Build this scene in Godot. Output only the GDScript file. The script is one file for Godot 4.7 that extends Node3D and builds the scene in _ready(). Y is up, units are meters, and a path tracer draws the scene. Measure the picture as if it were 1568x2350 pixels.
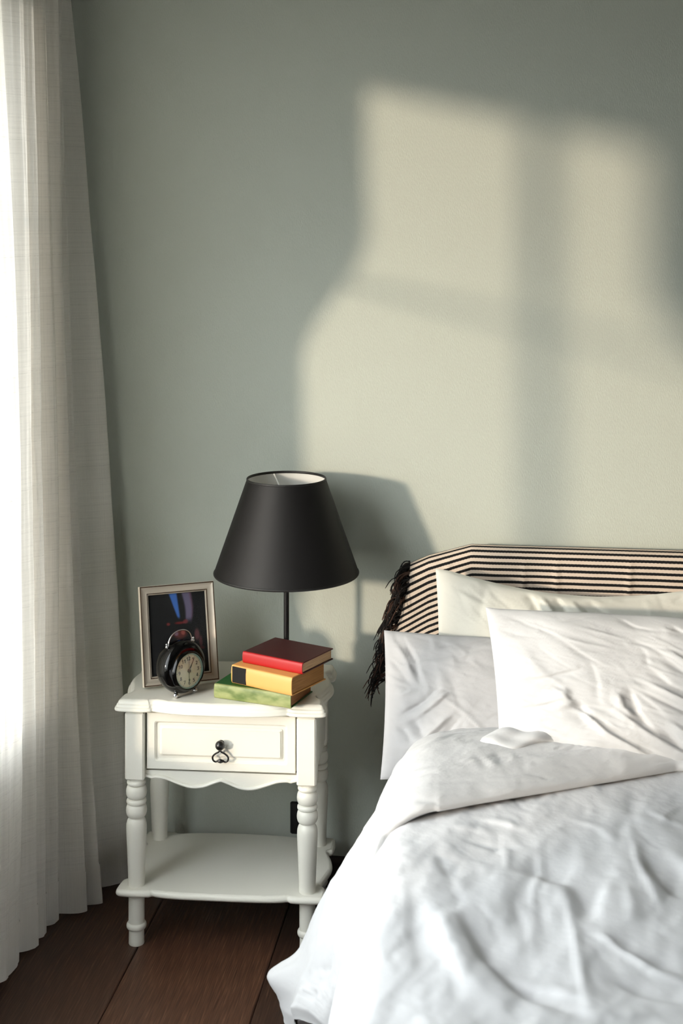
extends Node3D
# A bedroom corner: window wall with a sheer curtain on the left, a white nightstand against
# the green wall, a bed with white bedding on the right. Back wall face is z = BACK, floor y = 0.

const BACK := -0.05      # inner face of the wall behind the bed
const LEFT := -1.22      # inner face of the window wall
const RIGHT := 2.6
const FRONT := 4.6
const HIGH := 2.75

var M := {}
var taken := {}


# ------------------------------------------------------------------ mesh building
class Shape:
	# triangles are given counter-clockwise seen from outside; normals are averaged below an angle
	var soup := PackedVector3Array()
	var gv := PackedVector3Array()
	var gn := PackedVector3Array()
	var gu := PackedVector2Array()
	var gi := PackedInt32Array()
	var crease := 0.76

	func tri(a: Vector3, b: Vector3, c: Vector3) -> void:
		soup.append(a)
		soup.append(b)
		soup.append(c)

	func quad(a: Vector3, b: Vector3, c: Vector3, d: Vector3) -> void:
		tri(a, b, c)
		tri(a, c, d)

	func closed_from(first: int) -> void:
		# turns a closed piece inside out when its volume is negative
		var vol := 0.0
		for i in range(first, soup.size(), 3):
			vol += soup[i].dot(soup[i + 1].cross(soup[i + 2]))
		if vol < 0.0:
			for i in range(first, soup.size(), 3):
				var t := soup[i]
				soup[i] = soup[i + 1]
				soup[i + 1] = t

	func moved(first: int, xf: Transform3D) -> void:
		for i in range(first, soup.size()):
			soup[i] = xf * soup[i]

	func rings(loops: Array, cap_a := true, cap_b := true, xf := Transform3D()) -> void:
		# skin over closed loops of equal length, capped with triangle fans around their centres
		var first := soup.size()
		var n: int = loops[0].size()
		for k in loops.size() - 1:
			var a: PackedVector3Array = loops[k]
			var b: PackedVector3Array = loops[k + 1]
			for i in n:
				var j := (i + 1) % n
				quad(a[i], a[j], b[j], b[i])
		for e in 2:
			if (cap_a if e == 0 else cap_b):
				var l: PackedVector3Array = loops[0] if e == 0 else loops[-1]
				var mid := Vector3.ZERO
				for p in l:
					mid += p / n
				for i in n:
					var j := (i + 1) % n
					if e == 0:
						tri(mid, l[j], l[i])
					else:
						tri(mid, l[i], l[j])
		closed_from(first)
		moved(first, xf)

	func lathe(profile: Array, segs := 32, xf := Transform3D(), capped := true) -> void:
		var loops := []
		for p in profile:
			var l := PackedVector3Array()
			for i in segs:
				var a := TAU * i / segs
				l.append(Vector3(p.x * cos(a), p.y, p.x * sin(a)))
			loops.append(l)
		rings(loops, capped and profile[0].x > 0.00001, capped and profile[-1].x > 0.00001, xf)

	func ball(at: Vector3, r: float, squash := 1.0, segs := 20) -> void:
		var pr := []
		for k in 13:
			var a := PI * k / 12.0 - PI / 2
			pr.append(Vector2(maxf(r * cos(a), 0.00001), r * squash * sin(a)))
		lathe(pr, segs, Transform3D(Basis(), at))

	func tube(path: Array, r, segs := 10) -> void:
		# r: one radius or one per point
		var loops := []
		var n := path.size()
		var side := Vector3.ZERO
		for k in n:
			var t: Vector3 = (path[mini(k + 1, n - 1)] - path[maxi(k - 1, 0)]).normalized()
			if side == Vector3.ZERO:
				side = t.cross(Vector3.UP if absf(t.y) < 0.9 else Vector3.RIGHT).normalized()
			side = (side - t * side.dot(t)).normalized()
			var up := side.cross(t)
			var rad: float = r[k] if r is Array else r
			var l := PackedVector3Array()
			for i in segs:
				var a := TAU * i / segs
				l.append(path[k] + (side * cos(a) + up * sin(a)) * rad)
			loops.append(l)
		rings(loops)

	func prism(outline: PackedVector2Array, steps: Array, xf := Transform3D()) -> void:
		# outline in x, z; steps are (inset, height) from bottom to top; flat caps
		var first := soup.size()
		var n := outline.size()
		var area := 0.0
		for i in n:
			area += outline[i].cross(outline[(i + 1) % n])
		var sgn := signf(area)
		var nor := PackedVector2Array()
		for i in n:
			var e1 := (outline[i] - outline[(i - 1 + n) % n]).normalized()
			var e2 := (outline[(i + 1) % n] - outline[i]).normalized()
			var n1 := Vector2(e1.y, -e1.x) * sgn
			var n2 := Vector2(e2.y, -e2.x) * sgn
			var m := (n1 + n2)
			m = m / maxf(0.35, m.length_squared() / 2.0)
			nor.append(m)
		var loops := []
		for s in steps:
			var l := PackedVector3Array()
			for i in n:
				var p: Vector2 = outline[i] - nor[i] * s.x
				l.append(Vector3(p.x, s.y, p.y))
			loops.append(l)
		for k in loops.size() - 1:
			for i in n:
				var j := (i + 1) % n
				quad(loops[k][i], loops[k][j], loops[k + 1][j], loops[k + 1][i])
		var one := soup.size()
		var up_vol := 0.0
		for e in 2:
			var l: PackedVector3Array = loops[0] if e == 0 else loops[-1]
			var ids := Geometry2D.triangulate_polygon(outline)
			for i in range(0, ids.size(), 3):
				var a := l[ids[i]]
				var b := l[ids[i + 1]]
				var c := l[ids[i + 2]]
				var ny := (b - a).cross(c - a).y
				var want := (-1.0 if e == 0 else 1.0) * signf(steps[-1].y - steps[0].y)
				if ny * want < 0:
					tri(a, c, b)
				else:
					tri(a, b, c)
		# walls: outward means away from the outline
		var q0 := soup[first]
		var qn := (soup[first + 1] - q0).cross(soup[first + 2] - q0)
		var out := Vector3(nor[0].x, 0, nor[0].y)
		if absf(qn.dot(out)) > 1e-12:
			up_vol = qn.dot(out)
		else:
			up_vol = 1.0
		# decide by the whole wall area instead of one facet
		var vote := 0.0
		for i in range(first, one, 6):
			var w := (soup[i + 1] - soup[i]).cross(soup[i + 2] - soup[i])
			var k := ((i - first) / 6) % n
			vote += w.dot(Vector3(nor[k].x, 0, nor[k].y))
		if vote < 0:
			for i in range(first, one, 3):
				var t := soup[i]
				soup[i] = soup[i + 1]
				soup[i + 1] = t
		moved(first, xf)

	func box(size: Vector3, at := Vector3.ZERO, bevel := 0.002, xf := Transform3D()) -> void:
		# chamfered box, at = centre
		var b := minf(bevel, minf(size.x, minf(size.y, size.z)) * 0.45)
		var o := PackedVector2Array()
		var hx := size.x / 2
		var hz := size.z / 2
		for c in [[1, 1], [-1, 1], [-1, -1], [1, -1]]:
			var p := Vector2(hx * c[0], hz * c[1])
			var q1 := p - Vector2(b * c[0], 0)
			var q2 := p - Vector2(0, b * c[1])
			if c[0] * c[1] > 0:
				o.append(q2)
				o.append(q1)
			else:
				o.append(q1)
				o.append(q2)
		prism(o, [Vector2(b, -size.y / 2), Vector2(0, -size.y / 2 + b), Vector2(0, size.y / 2 - b), Vector2(b, size.y / 2)], xf * Transform3D(Basis(), at))

	func grid(f: Callable, nu: int, nv: int, wrap_u := false, flip := false, uv_scale := Vector2.ONE) -> void:
		# smooth sheet f(u, v); outside is du x dv
		var base := gv.size()
		var pts := PackedVector3Array()
		pts.resize((nu + 1) * (nv + 1))
		for j in nv + 1:
			for i in nu + 1:
				pts[j * (nu + 1) + i] = f.call(float(i) / nu, float(j) / nv)
		for j in nv + 1:
			for i in nu + 1:
				var i0 := i - 1
				var i1 := i + 1
				if wrap_u:
					i0 = i0 if i0 >= 0 else nu - 1
					i1 = i1 if i1 <= nu else 1
				else:
					i0 = maxi(i0, 0)
					i1 = mini(i1, nu)
				var j0 := maxi(j - 1, 0)
				var j1 := mini(j + 1, nv)
				var du := pts[j * (nu + 1) + i1] - pts[j * (nu + 1) + i0]
				var dv := pts[j1 * (nu + 1) + i] - pts[j0 * (nu + 1) + i]
				var nn := du.cross(dv)
				nn = nn.normalized() if nn.length_squared() > 1e-20 else Vector3.UP
				gv.append(pts[j * (nu + 1) + i])
				gn.append(-nn if flip else nn)
				gu.append(Vector2(float(i) / nu, float(j) / nv) * uv_scale)
		for j in nv:
			for i in nu:
				var a := base + j * (nu + 1) + i
				var b := a + 1
				var d := a + nu + 1
				var c := d + 1
				for t in ([a, b, c, a, c, d] if flip else [a, c, b, a, d, c]):
					gi.append(t)

	func build() -> ArrayMesh:
		var mesh := ArrayMesh.new()
		var v := gv.duplicate()
		var nrm := gn.duplicate()
		var uv := gu.duplicate()
		var idx := gi.duplicate()
		if soup.size():
			var faces := PackedVector3Array()
			var at := {}
			for i in range(0, soup.size(), 3):
				var w := (soup[i + 1] - soup[i]).cross(soup[i + 2] - soup[i])
				faces.append(w)
			for i in soup.size():
				var key := Vector3i((soup[i] * 40000.0).round())
				if at.has(key):
					at[key].append(i / 3)
				else:
					at[key] = PackedInt32Array([i / 3])
			var lim := cos(crease)
			for t in range(0, soup.size(), 3):
				var w := faces[t / 3]
				if w.length_squared() < 1e-24:
					continue
				var wn := w.normalized()
				var b0 := v.size()
				for k in 3:
					var p := soup[t + k]
					var s := Vector3.ZERO
					for fi in at[Vector3i((p * 40000.0).round())]:
						var o := faces[fi]
						if o.normalized().dot(wn) > lim:
							s += o
					v.append(p)
					nrm.append(s.normalized() if s.length_squared() > 1e-28 else wn)
					uv.append(Vector2(p.x + p.z, p.y))
				idx.append_array([b0, b0 + 2, b0 + 1])
		var arr := []
		arr.resize(Mesh.ARRAY_MAX)
		arr[Mesh.ARRAY_VERTEX] = v
		arr[Mesh.ARRAY_NORMAL] = nrm
		arr[Mesh.ARRAY_TEX_UV] = uv
		arr[Mesh.ARRAY_INDEX] = idx
		mesh.add_surface_from_arrays(Mesh.PRIMITIVE_TRIANGLES, arr)
		return mesh


class Relief:
	# a field of creases and puffs over a rectangle, sampled bilinearly
	var lo: Vector2
	var step: float
	var nx: int
	var ny: int
	var h := PackedFloat32Array()

	func _init(a: Vector2, b: Vector2, s: float) -> void:
		lo = a
		step = s
		nx = int(ceil((b.x - a.x) / s)) + 2
		ny = int(ceil((b.y - a.y) / s)) + 2
		h.resize(nx * ny)

	func line(pts: Array, width: float, amp: float, sharp := 2.0) -> void:
		# soft ridge (amp > 0) or valley along a polyline, fading at both ends
		var total := 0.0
		for k in pts.size() - 1:
			total += pts[k].distance_to(pts[k + 1])
		var mn := Vector2(1e9, 1e9)
		var mx := -mn
		for p in pts:
			mn = mn.min(p)
			mx = mx.max(p)
		var reach := width * 3.0
		var i0 := maxi(0, int((mn.x - reach - lo.x) / step))
		var i1 := mini(nx - 1, int((mx.x + reach - lo.x) / step) + 1)
		var j0 := maxi(0, int((mn.y - reach - lo.y) / step))
		var j1 := mini(ny - 1, int((mx.y + reach - lo.y) / step) + 1)
		for j in range(j0, j1 + 1):
			for i in range(i0, i1 + 1):
				var p := lo + Vector2(i, j) * step
				var best := 1e9
				var along := 0.0
				var side := 1.0
				var run := 0.0
				for k in pts.size() - 1:
					var a: Vector2 = pts[k]
					var ab: Vector2 = pts[k + 1] - a
					var len := ab.length()
					var t := clampf((p - a).dot(ab) / (len * len), 0.0, 1.0)
					var d := p.distance_squared_to(a + ab * t)
					if d < best:
						best = d
						side = signf(ab.cross(p - a))
						along = run + t * len
					run += len
				var s := along / total
				var fade := smoothstep(0.0, 0.3, s) * smoothstep(1.0, 0.7, s) * 0.85 + 0.15
				h[j * nx + i] += amp * fade * exp(-pow(sqrt(best) / (width * (0.45 if side > 0 else 1.25)), sharp))

	func at(x: float, y: float) -> float:
		var fx := clampf((x - lo.x) / step, 0.0, nx - 1.001)
		var fy := clampf((y - lo.y) / step, 0.0, ny - 1.001)
		var i := int(fx)
		var j := int(fy)
		fx -= i
		fy -= j
		var k := j * nx + i
		return lerpf(lerpf(h[k], h[k + 1], fx), lerpf(h[k + nx], h[k + nx + 1], fx), fy)


# ------------------------------------------------------------------ nodes
func numbered(called: String) -> String:
	if not taken.has(called):
		taken[called] = 0
		return called
	taken[called] += 1
	return "%s_%03d" % [called, taken[called]]


func obj(called: String, sh, m: Material, parent: Node3D = self, label := "") -> MeshInstance3D:
	var o := MeshInstance3D.new()
	o.name = numbered(called) if parent == self else called
	o.mesh = sh.build() if sh is Shape else sh
	o.material_override = m
	o.cast_shadow = GeometryInstance3D.SHADOW_CASTING_SETTING_ON
	if label:
		o.set_meta("label", label)
	parent.add_child(o, true)
	return o


func tag(o: Node3D, label: String, category: String, group := "") -> Node3D:
	o.set_meta("label", label)
	o.set_meta("category", category)
	if group:
		o.set_meta("group", group)
	return o


func thing(called: String, label: String, category: String, at := Vector3.ZERO, turn := 0.0, group := "") -> Node3D:
	var o := Node3D.new()
	o.name = numbered(called)
	add_child(o, true)
	o.position = at
	o.rotation.y = turn
	return tag(o, label, category, group)


func struct(called: String, sh, m: Material, label := "", category := "") -> MeshInstance3D:
	var o := obj(called, sh, m)
	o.set_meta("kind", "structure")
	if label:
		tag(o, label, category)
	return o


# ------------------------------------------------------------------ materials
func noise_tex(freq: float, oct := 4, size := 512, bump := 0.0, ramp: Array = [], rid := 1, kind := FastNoiseLite.TYPE_SIMPLEX_SMOOTH) -> NoiseTexture2D:
	var n := FastNoiseLite.new()
	n.noise_type = kind
	n.seed = rid
	n.frequency = freq
	n.fractal_octaves = oct
	var t := NoiseTexture2D.new()
	t.width = size
	t.height = size
	t.seamless = true
	t.noise = n
	if bump > 0.0:
		t.as_normal_map = true
		t.bump_strength = bump
	if ramp:
		var g := Gradient.new()
		g.offsets = PackedFloat32Array(ramp.map(func(r): return r[0]))
		g.colors = PackedColorArray(ramp.map(func(r): return r[1]))
		t.color_ramp = g
	return t


func mat(called: String, c: Color, rough := 0.6, metal := 0.0) -> StandardMaterial3D:
	var m := StandardMaterial3D.new()
	m.resource_name = called
	m.albedo_color = c
	m.roughness = rough
	m.metallic = metal
	M[called] = m
	return m


func relief_map(m: StandardMaterial3D, t: Texture2D, cm: float, scale: Vector3, world := true) -> void:
	m.heightmap_enabled = true
	m.heightmap_texture = t
	m.heightmap_scale = cm
	m.uv1_triplanar = true
	m.uv1_world_triplanar = world
	m.uv1_scale = scale


func weave_image(size: int, base: Color, across: float, along: float, seed_: int) -> ImageTexture:
	# linen: slubby warp and weft threads
	var rng := RandomNumberGenerator.new()
	rng.seed = seed_
	var w := PackedFloat32Array()
	var f := PackedFloat32Array()
	for i in size:
		w.append(rng.randfn(0, 1) * (2.4 if rng.randf() < 0.06 else 0.6))
		f.append(rng.randfn(0, 1) * (2.6 if rng.randf() < 0.08 else 0.6))
	var n := FastNoiseLite.new()
	n.seed = seed_
	n.frequency = 0.012
	var img := Image.create(size, size, false, Image.FORMAT_RGB8)
	for y in size:
		for x in size:
			var a := clampf(n.get_noise_2d(x * 6.0, y) + 0.6, 0, 1.4)
			var b := clampf(n.get_noise_2d(x + 900, y * 6.0) + 0.6, 0, 1.4)
			var k := 1.0 + w[x] * across * a + f[y] * along * b + rng.randf_range(-0.012, 0.012)
			img.set_pixel(x, y, Color(clampf(base.r * k, 0, 1), clampf(base.g * k, 0, 1), clampf(base.b * k, 0, 1)))
	return ImageTexture.create_from_image(img)


func make_materials() -> void:
	# wall: matt pale sage paint on a fine fabric-like wall covering
	var m := mat("sage_paint", Color(0.765, 0.785, 0.742), 0.9)
	relief_map(m, noise_tex(0.06, 4, 512, 0, [], 5), 0.035, Vector3(13, 3.0, 13))
	mat("plain_paint", Color(0.64, 0.645, 0.625), 0.9)
	mat("ceiling_paint", Color(0.78, 0.78, 0.765), 0.95)
	mat("window_paint", Color(0.88, 0.88, 0.86), 0.45)
	mat("baseboard_wood", Color(0.16, 0.11, 0.085), 0.5)
	m = mat("furniture_paint", Color(0.895, 0.885, 0.84), 0.38)
	relief_map(m, noise_tex(0.03, 3, 256, 0, [], 8), 0.012, Vector3(6, 6, 6), false)
	mat("gap_shadow", Color(0.04, 0.04, 0.038), 0.9)
	m = mat("black_iron", Color(0.025, 0.023, 0.022), 0.22, 0.3)
	m.clearcoat_enabled = true
	m.clearcoat = 0.5
	m = mat("black_enamel", Color(0.012, 0.012, 0.013), 0.08)
	m.metallic_specular = 0.35
	m.clearcoat_enabled = true
	m.clearcoat = 0.2
	m.clearcoat_roughness = 0.04
	mat("chrome", Color(0.86, 0.86, 0.87), 0.12, 1.0)
	mat("dial_cream", Color(0.80, 0.77, 0.65), 0.55)
	mat("dial_rim", Color(0.40, 0.55, 0.51), 0.4)
	mat("dial_print", Color(0.025, 0.025, 0.025), 0.6)
	m = mat("clear_glass", Color(1, 1, 1, 0.03), 0.02)
	m.transparency = BaseMaterial3D.TRANSPARENCY_ALPHA
	m = mat("shade_card", Color(0.055, 0.051, 0.052), 0.58)
	m.metallic_specular = 0.4
	relief_map(m, noise_tex(0.35, 2, 256, 0, [], 3), 0.012, Vector3(14, 14, 14), false)
	mat("shade_lining", Color(0.86, 0.86, 0.84), 0.8)
	mat("shade_trim", Color(0.022, 0.02, 0.02), 0.6)
	mat("lamp_metal", Color(0.022, 0.022, 0.023), 0.45, 0.2)
	mat("white_plastic", Color(0.85, 0.85, 0.83), 0.4)
	mat("black_plastic", Color(0.02, 0.02, 0.02), 0.5)
	mat("bulb_glass", Color(0.9, 0.9, 0.88), 0.35)
	# photo frame
	mat("frame_silver", Color(0.76, 0.71, 0.64), 0.42, 0.12)
	mat("frame_edge", Color(0.90, 0.85, 0.77), 0.5, 0.0)
	mat("frame_bronze", Color(0.30, 0.21, 0.14), 0.45, 0.4)
	mat("frame_back", Color(0.03, 0.03, 0.03), 0.8)
	m = mat("frame_glass", Color(1, 1, 1, 0.02), 0.02)
	m.transparency = BaseMaterial3D.TRANSPARENCY_ALPHA
	m.metallic_specular = 0.22
	m = mat("photo_print", Color(1, 1, 1), 0.6)
	m.metallic_specular = 0.2
	m.albedo_texture = photo_image()
	# books
	for b in [["red", Color(0.64, 0.025, 0.04)], ["yellow", Color(0.86, 0.63, 0.35)], ["green", Color(0.055, 0.33, 0.09)]]:
		m = mat(b[0] + "_cloth", b[1], 0.5)
		relief_map(m, noise_tex(0.3, 2, 256, 0, [], 11), 0.01, Vector3(16, 16, 16), false)
	mat("dark_red_cloth", Color(0.25, 0.016, 0.024), 0.5)
	m = mat("faded_green_cloth", Color(1, 1, 1), 0.55)
	m.albedo_texture = noise_tex(0.012, 4, 256, 0, [[0.0, Color(0.30, 0.38, 0.16)], [0.45, Color(0.53, 0.565, 0.35)], [1.0, Color(0.66, 0.66, 0.46)]], 21)
	m.uv1_triplanar = true
	m.uv1_scale = Vector3(4, 8, 4)
	mat("book_label", Color(0.012, 0.011, 0.011), 0.85)
	for b in [["pages_cream", Color(0.80, 0.66, 0.50)], ["pages_tan", Color(0.66, 0.47, 0.26)], ["pages_brown", Color(0.56, 0.38, 0.22)]]:
		m = mat(b[0], b[1], 0.85)
		m.albedo_texture = noise_tex(0.08, 3, 256, 0, [[0.0, Color(0.62, 0.60, 0.58)], [0.45, Color(0.95, 0.94, 0.93)], [1.0, Color(1, 1, 1)]], 31)
		m.uv1_triplanar = true
		m.uv1_scale = Vector3(0.6, 60, 0.6)
	# cloth
	m = mat("curtain_linen", Color(0.98, 0.965, 0.935), 0.95)
	m.albedo_texture = weave_image(512, Color(0.97, 0.97, 0.97), 0.030, 0.034, 4)
	m.backlight_enabled = true
	m.backlight = Color(0.84, 0.84, 0.84)
	m.cull_mode = BaseMaterial3D.CULL_DISABLED
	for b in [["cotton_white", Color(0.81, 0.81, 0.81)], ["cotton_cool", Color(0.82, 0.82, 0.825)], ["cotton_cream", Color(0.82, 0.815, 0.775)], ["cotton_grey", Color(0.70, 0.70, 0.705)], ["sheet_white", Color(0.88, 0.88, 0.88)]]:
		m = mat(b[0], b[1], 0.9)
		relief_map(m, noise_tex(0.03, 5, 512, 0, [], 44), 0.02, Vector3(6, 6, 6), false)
		m.rim_enabled = true
		m.rim = 0.2
		m.cull_mode = BaseMaterial3D.CULL_DISABLED
	m = mat("striped_weave", Color(1, 1, 1), 0.95)
	m.albedo_texture = stripe_image()
	m.cull_mode = BaseMaterial3D.CULL_DISABLED
	mat("tassel_dark", Color(0.075, 0.055, 0.05), 0.9)
	mat("tassel_brown", Color(0.30, 0.21, 0.17), 0.9)
	mat("bed_wood", Color(0.10, 0.075, 0.06), 0.5)
	# oak planks, three tones
	for k in 3:
		var d: float = [0.9, 1.1, 1.25][k]
		m = mat("oak_%s" % ["dark", "mid", "light"][k], Color(1, 1, 1), 0.42)
		m.albedo_texture = noise_tex(0.02, 5, 1024, 0, [[0.0, Color(0.15, 0.095, 0.068) * d], [0.4, Color(0.225, 0.145, 0.103) * d], [0.6, Color(0.26, 0.172, 0.124) * d], [0.8, Color(0.32, 0.22, 0.165) * d], [1.0, Color(0.44, 0.335, 0.265) * d]], 60 + k)
		relief_map(m, noise_tex(0.03, 4, 512, 0, [], 70 + k), 0.03, Vector3(12.0, 12.0, 0.36), false)


func stripe_image() -> ImageTexture:
	# v runs across the throw: black and natural woven stripes
	var rng := RandomNumberGenerator.new()
	rng.seed = 9
	var w := 256
	var h := 1024
	var img := Image.create(w, h, false, Image.FORMAT_RGB8)
	for y in h:
		for x in w:
			var ph := fposmod(y / float(h) * 34.0 + sin(x * TAU / w * 4.0) * 0.012, 1.0)
			var e := smoothstep(0.54, 0.565, ph + rng.randf_range(-0.02, 0.02)) * smoothstep(1.0, 0.975, ph)
			var rib := 1.0 + 0.06 * sin(x * TAU / 4.0) + rng.randf_range(-0.05, 0.05)
			var c := Color(0.84, 0.775, 0.71).lerp(Color(0.035, 0.032, 0.034), e)
			img.set_pixel(x, y, Color(minf(c.r * rib, 1), minf(c.g * rib, 1), minf(c.b * rib, 1)))
	return ImageTexture.create_from_image(img)


func photo_image() -> ImageTexture:
	# dark out-of-focus photograph: blue and mauve streaks above reddish shapes
	var w := 120
	var h := 168
	var img := Image.create(w, h, false, Image.FORMAT_RGB8)
	# streaks: top x, top half width, bottom x, bottom y, colour
	for y in h:
		for x in w:
			var p := Vector2(x / float(w), y / float(h))
			var c := Color(0.018, 0.018, 0.02)
			var t := p.y / 0.31
			if t < 1.12:
				var cx := lerpf(0.43, 0.52, t)
				var hw := lerpf(0.062, 0.012, minf(t, 1.0))
				var k := smoothstep(hw + 0.03, hw - 0.01, absf(p.x - cx)) * smoothstep(1.1, 0.9, t)
				c = c.lerp(Color(0.24, 0.42, 0.72), k)
			t = p.y / 0.37
			if t < 1.1:
				var cx := lerpf(0.665, 0.68, t) + 0.03 * sin(t * 3.0)
				var hw := lerpf(0.075, 0.05, t)
				var k := smoothstep(hw + 0.035, hw - 0.02, absf(p.x - cx)) * smoothstep(1.1, 0.8, t)
				c = c.lerp(Color(0.40, 0.37, 0.47), k)
				c = c.lerp(Color(0.36, 0.16, 0.2), k * smoothstep(0.02, 0.09, p.x - cx) * 0.7)
			for s in [[0.33, 0.375, 0.035, 0.022, Color(0.55, 0.2, 0.2)], [0.53, 0.37, 0.10, 0.018, Color(0.5, 0.12, 0.12)], [0.63, 0.36, 0.05, 0.03, Color(0.5, 0.2, 0.2)], [0.53, 0.51, 0.13, 0.06, Color(0.42, 0.16, 0.14)], [0.46, 0.50, 0.04, 0.03, Color(0.5, 0.42, 0.5)], [0.58, 0.49, 0.04, 0.035, Color(0.62, 0.32, 0.28)], [0.82, 0.53, 0.05, 0.08, Color(0.42, 0.24, 0.25)], [0.88, 0.62, 0.035, 0.08, Color(0.34, 0.17, 0.18)], [0.90, 0.70, 0.05, 0.02, Color(0.3, 0.1, 0.11)]]:
				var q := Vector2((p.x - s[0]) / s[2], (p.y - s[1]) / s[3])
				c = c.lerp(s[4], 0.8 * smoothstep(1.3, 0.5, q.length()))
			img.set_pixel(x, y, c)
	return ImageTexture.create_from_image(img)


# ------------------------------------------------------------------ the place
func _ready() -> void:
	# camera, sky, sun, exposure
	var cam := Camera3D.new()
	cam.name = "camera"
	var lens := CameraAttributesPhysical.new()
	lens.frustum_focal_length = 50.0
	lens.frustum_focus_distance = 3.38
	lens.frustum_near = 0.05
	lens.frustum_far = 100.0
	lens.exposure_aperture = 3.2
	cam.attributes = lens
	cam.projection = Camera3D.PROJECTION_FRUSTUM
	cam.keep_aspect = Camera3D.KEEP_HEIGHT
	cam.near = 0.05
	cam.far = 100.0
	cam.size = 0.05 * 2350.0 / 3264.0
	cam.frustum_offset = Vector2(0, -0.05 * (1175.0 - 500.0) / 3264.0)
	cam.position = Vector3(0, 1.70, 3.56)
	cam.rotation.y = deg_to_rad(7.0)
	add_child(cam)
	cam.current = true

	var env := Environment.new()
	var sky_mat := ProceduralSkyMaterial.new()
	sky_mat.sky_top_color = Color(0.945, 0.97, 0.985)
	sky_mat.sky_horizon_color = Color(0.785, 0.81, 0.81)
	sky_mat.ground_bottom_color = Color(0.40, 0.40, 0.39)
	sky_mat.ground_horizon_color = Color(0.58, 0.59, 0.58)
	sky_mat.sky_curve = 0.3
	sky_mat.sky_energy_multiplier = 1.0
	var sky := Sky.new()
	sky.sky_material = sky_mat
	env.background_mode = Environment.BG_SKY
	env.sky = sky
	env.background_energy_multiplier = 11.0
	env.tonemap_mode = Environment.TONE_MAPPER_LINEAR
	env.tonemap_exposure = 0.99
	env.sdfgi_enabled = true
	env.ssao_enabled = true
	env.ssil_enabled = true
	var we := WorldEnvironment.new()
	we.name = "world_environment"
	we.environment = env
	add_child(we)

	var sun := DirectionalLight3D.new()
	sun.name = "sun"
	sun.light_color = Color(1.0, 0.925, 0.83)
	sun.light_energy = 0.9
	sun.light_angular_distance = 3.4
	sun.shadow_enabled = true
	sun.sky_mode = DirectionalLight3D.SKY_MODE_LIGHT_ONLY
	add_child(sun)
	sun.look_at_from_position(Vector3.ZERO, Vector3(0.85, -0.19, -1.0))

	make_materials()
	room()
	planks()
	window()
	bed()
	nightstand()
	duvet()
	pillows()
	throw_blanket()
	curtains()
	lamp()
	books()
	photo_frame()
	alarm_clock()
	outlet()


const WIN_Z0 := 0.33
const WIN_Z1 := 2.55
const WIN_Y0 := 0.51
const WIN_Y1 := 2.29


func slab(lo: Vector3, hi: Vector3, sh: Shape) -> void:
	sh.box(hi - lo, (lo + hi) / 2, 0.0005)


func room() -> void:
	var t := 0.2
	var s := Shape.new()
	slab(Vector3(LEFT - t, 0, BACK - t), Vector3(RIGHT + t, HIGH, BACK), s)
	struct("wall_back", s, M.sage_paint, "pale sage green wall behind the nightstand and headboard, with a patch of sunlight", "wall")
	s = Shape.new()
	slab(Vector3(LEFT - t, 0, BACK), Vector3(LEFT, HIGH, WIN_Z0), s)
	slab(Vector3(LEFT - t, 0, WIN_Z1), Vector3(LEFT, HIGH, FRONT), s)
	slab(Vector3(LEFT - t, 0, WIN_Z0), Vector3(LEFT, WIN_Y0, WIN_Z1), s)
	slab(Vector3(LEFT - t, WIN_Y1, WIN_Z0), Vector3(LEFT, HIGH, WIN_Z1), s)
	struct("wall_left", s, M.plain_paint, "window wall hidden behind the hanging curtain", "wall")
	s = Shape.new()
	slab(Vector3(RIGHT, 0, BACK), Vector3(RIGHT + t, HIGH, FRONT), s)
	struct("wall_right", s, M.plain_paint, "plain wall on the far side of the bed", "wall")
	s = Shape.new()
	slab(Vector3(LEFT - t, 0, FRONT), Vector3(RIGHT + t, HIGH, FRONT + t), s)
	struct("wall_front", s, M.plain_paint, "plain wall facing the foot of the bed", "wall")
	s = Shape.new()
	slab(Vector3(LEFT - t, HIGH, BACK - t), Vector3(RIGHT + t, HIGH + t, FRONT + t), s)
	struct("ceiling", s, M.ceiling_paint, "plain white ceiling above the bedroom", "ceiling")
	s = Shape.new()
	s.prism(PackedVector2Array([Vector2(0, 0), Vector2(0.014, 0), Vector2(0.014, 0.055), Vector2(0.008, 0.065), Vector2(0, 0.068)]), [Vector2(0, LEFT), Vector2(0, RIGHT)], Transform3D(Basis(Vector3(0, 0, 1), Vector3(1, 0, 0), Vector3(0, 1, 0)), Vector3(0, 0, BACK)))
	struct("baseboard_back", s, M.baseboard_wood, "dark low baseboard along the sage green wall", "baseboard")


func planks() -> void:
	var s := Shape.new()
	slab(Vector3(LEFT - 0.2, -0.2, BACK - 0.2), Vector3(RIGHT + 0.2, -0.015, FRONT + 0.2), s)
	var fl := struct("floor", s, M.baseboard_wood, "dark stained oak plank floor under the nightstand", "floor")
	var rng := RandomNumberGenerator.new()
	rng.seed = 12
	var w := 0.318
	var x := -0.876 - w
	var mats := [M.oak_mid, M.oak_dark, M.oak_light]
	var k := 0
	while x < RIGHT:
		var x0 := maxf(x, LEFT)
		var x1 := minf(x + w, RIGHT)
		var z := BACK
		var cut := 1.35 + rng.randf() * 0.9 if x > -0.5 else 2.3 + rng.randf() * 0.4
		while z < FRONT - 0.01:
			var z1 := minf(z + cut, FRONT)
			if FRONT - z1 < 0.3:
				z1 = FRONT
			var p := Shape.new()
			p.box(Vector3(x1 - x0 - 0.0016, 0.015, z1 - z - 0.0016), Vector3.ZERO, 0.0022)
			var o := obj("plank", p, mats[k % 3], fl)
			o.position = Vector3((x0 + x1) / 2, -0.0075, (z + z1) / 2)
			z = z1
			cut = 2.2
			k += 1
		x += w


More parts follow.
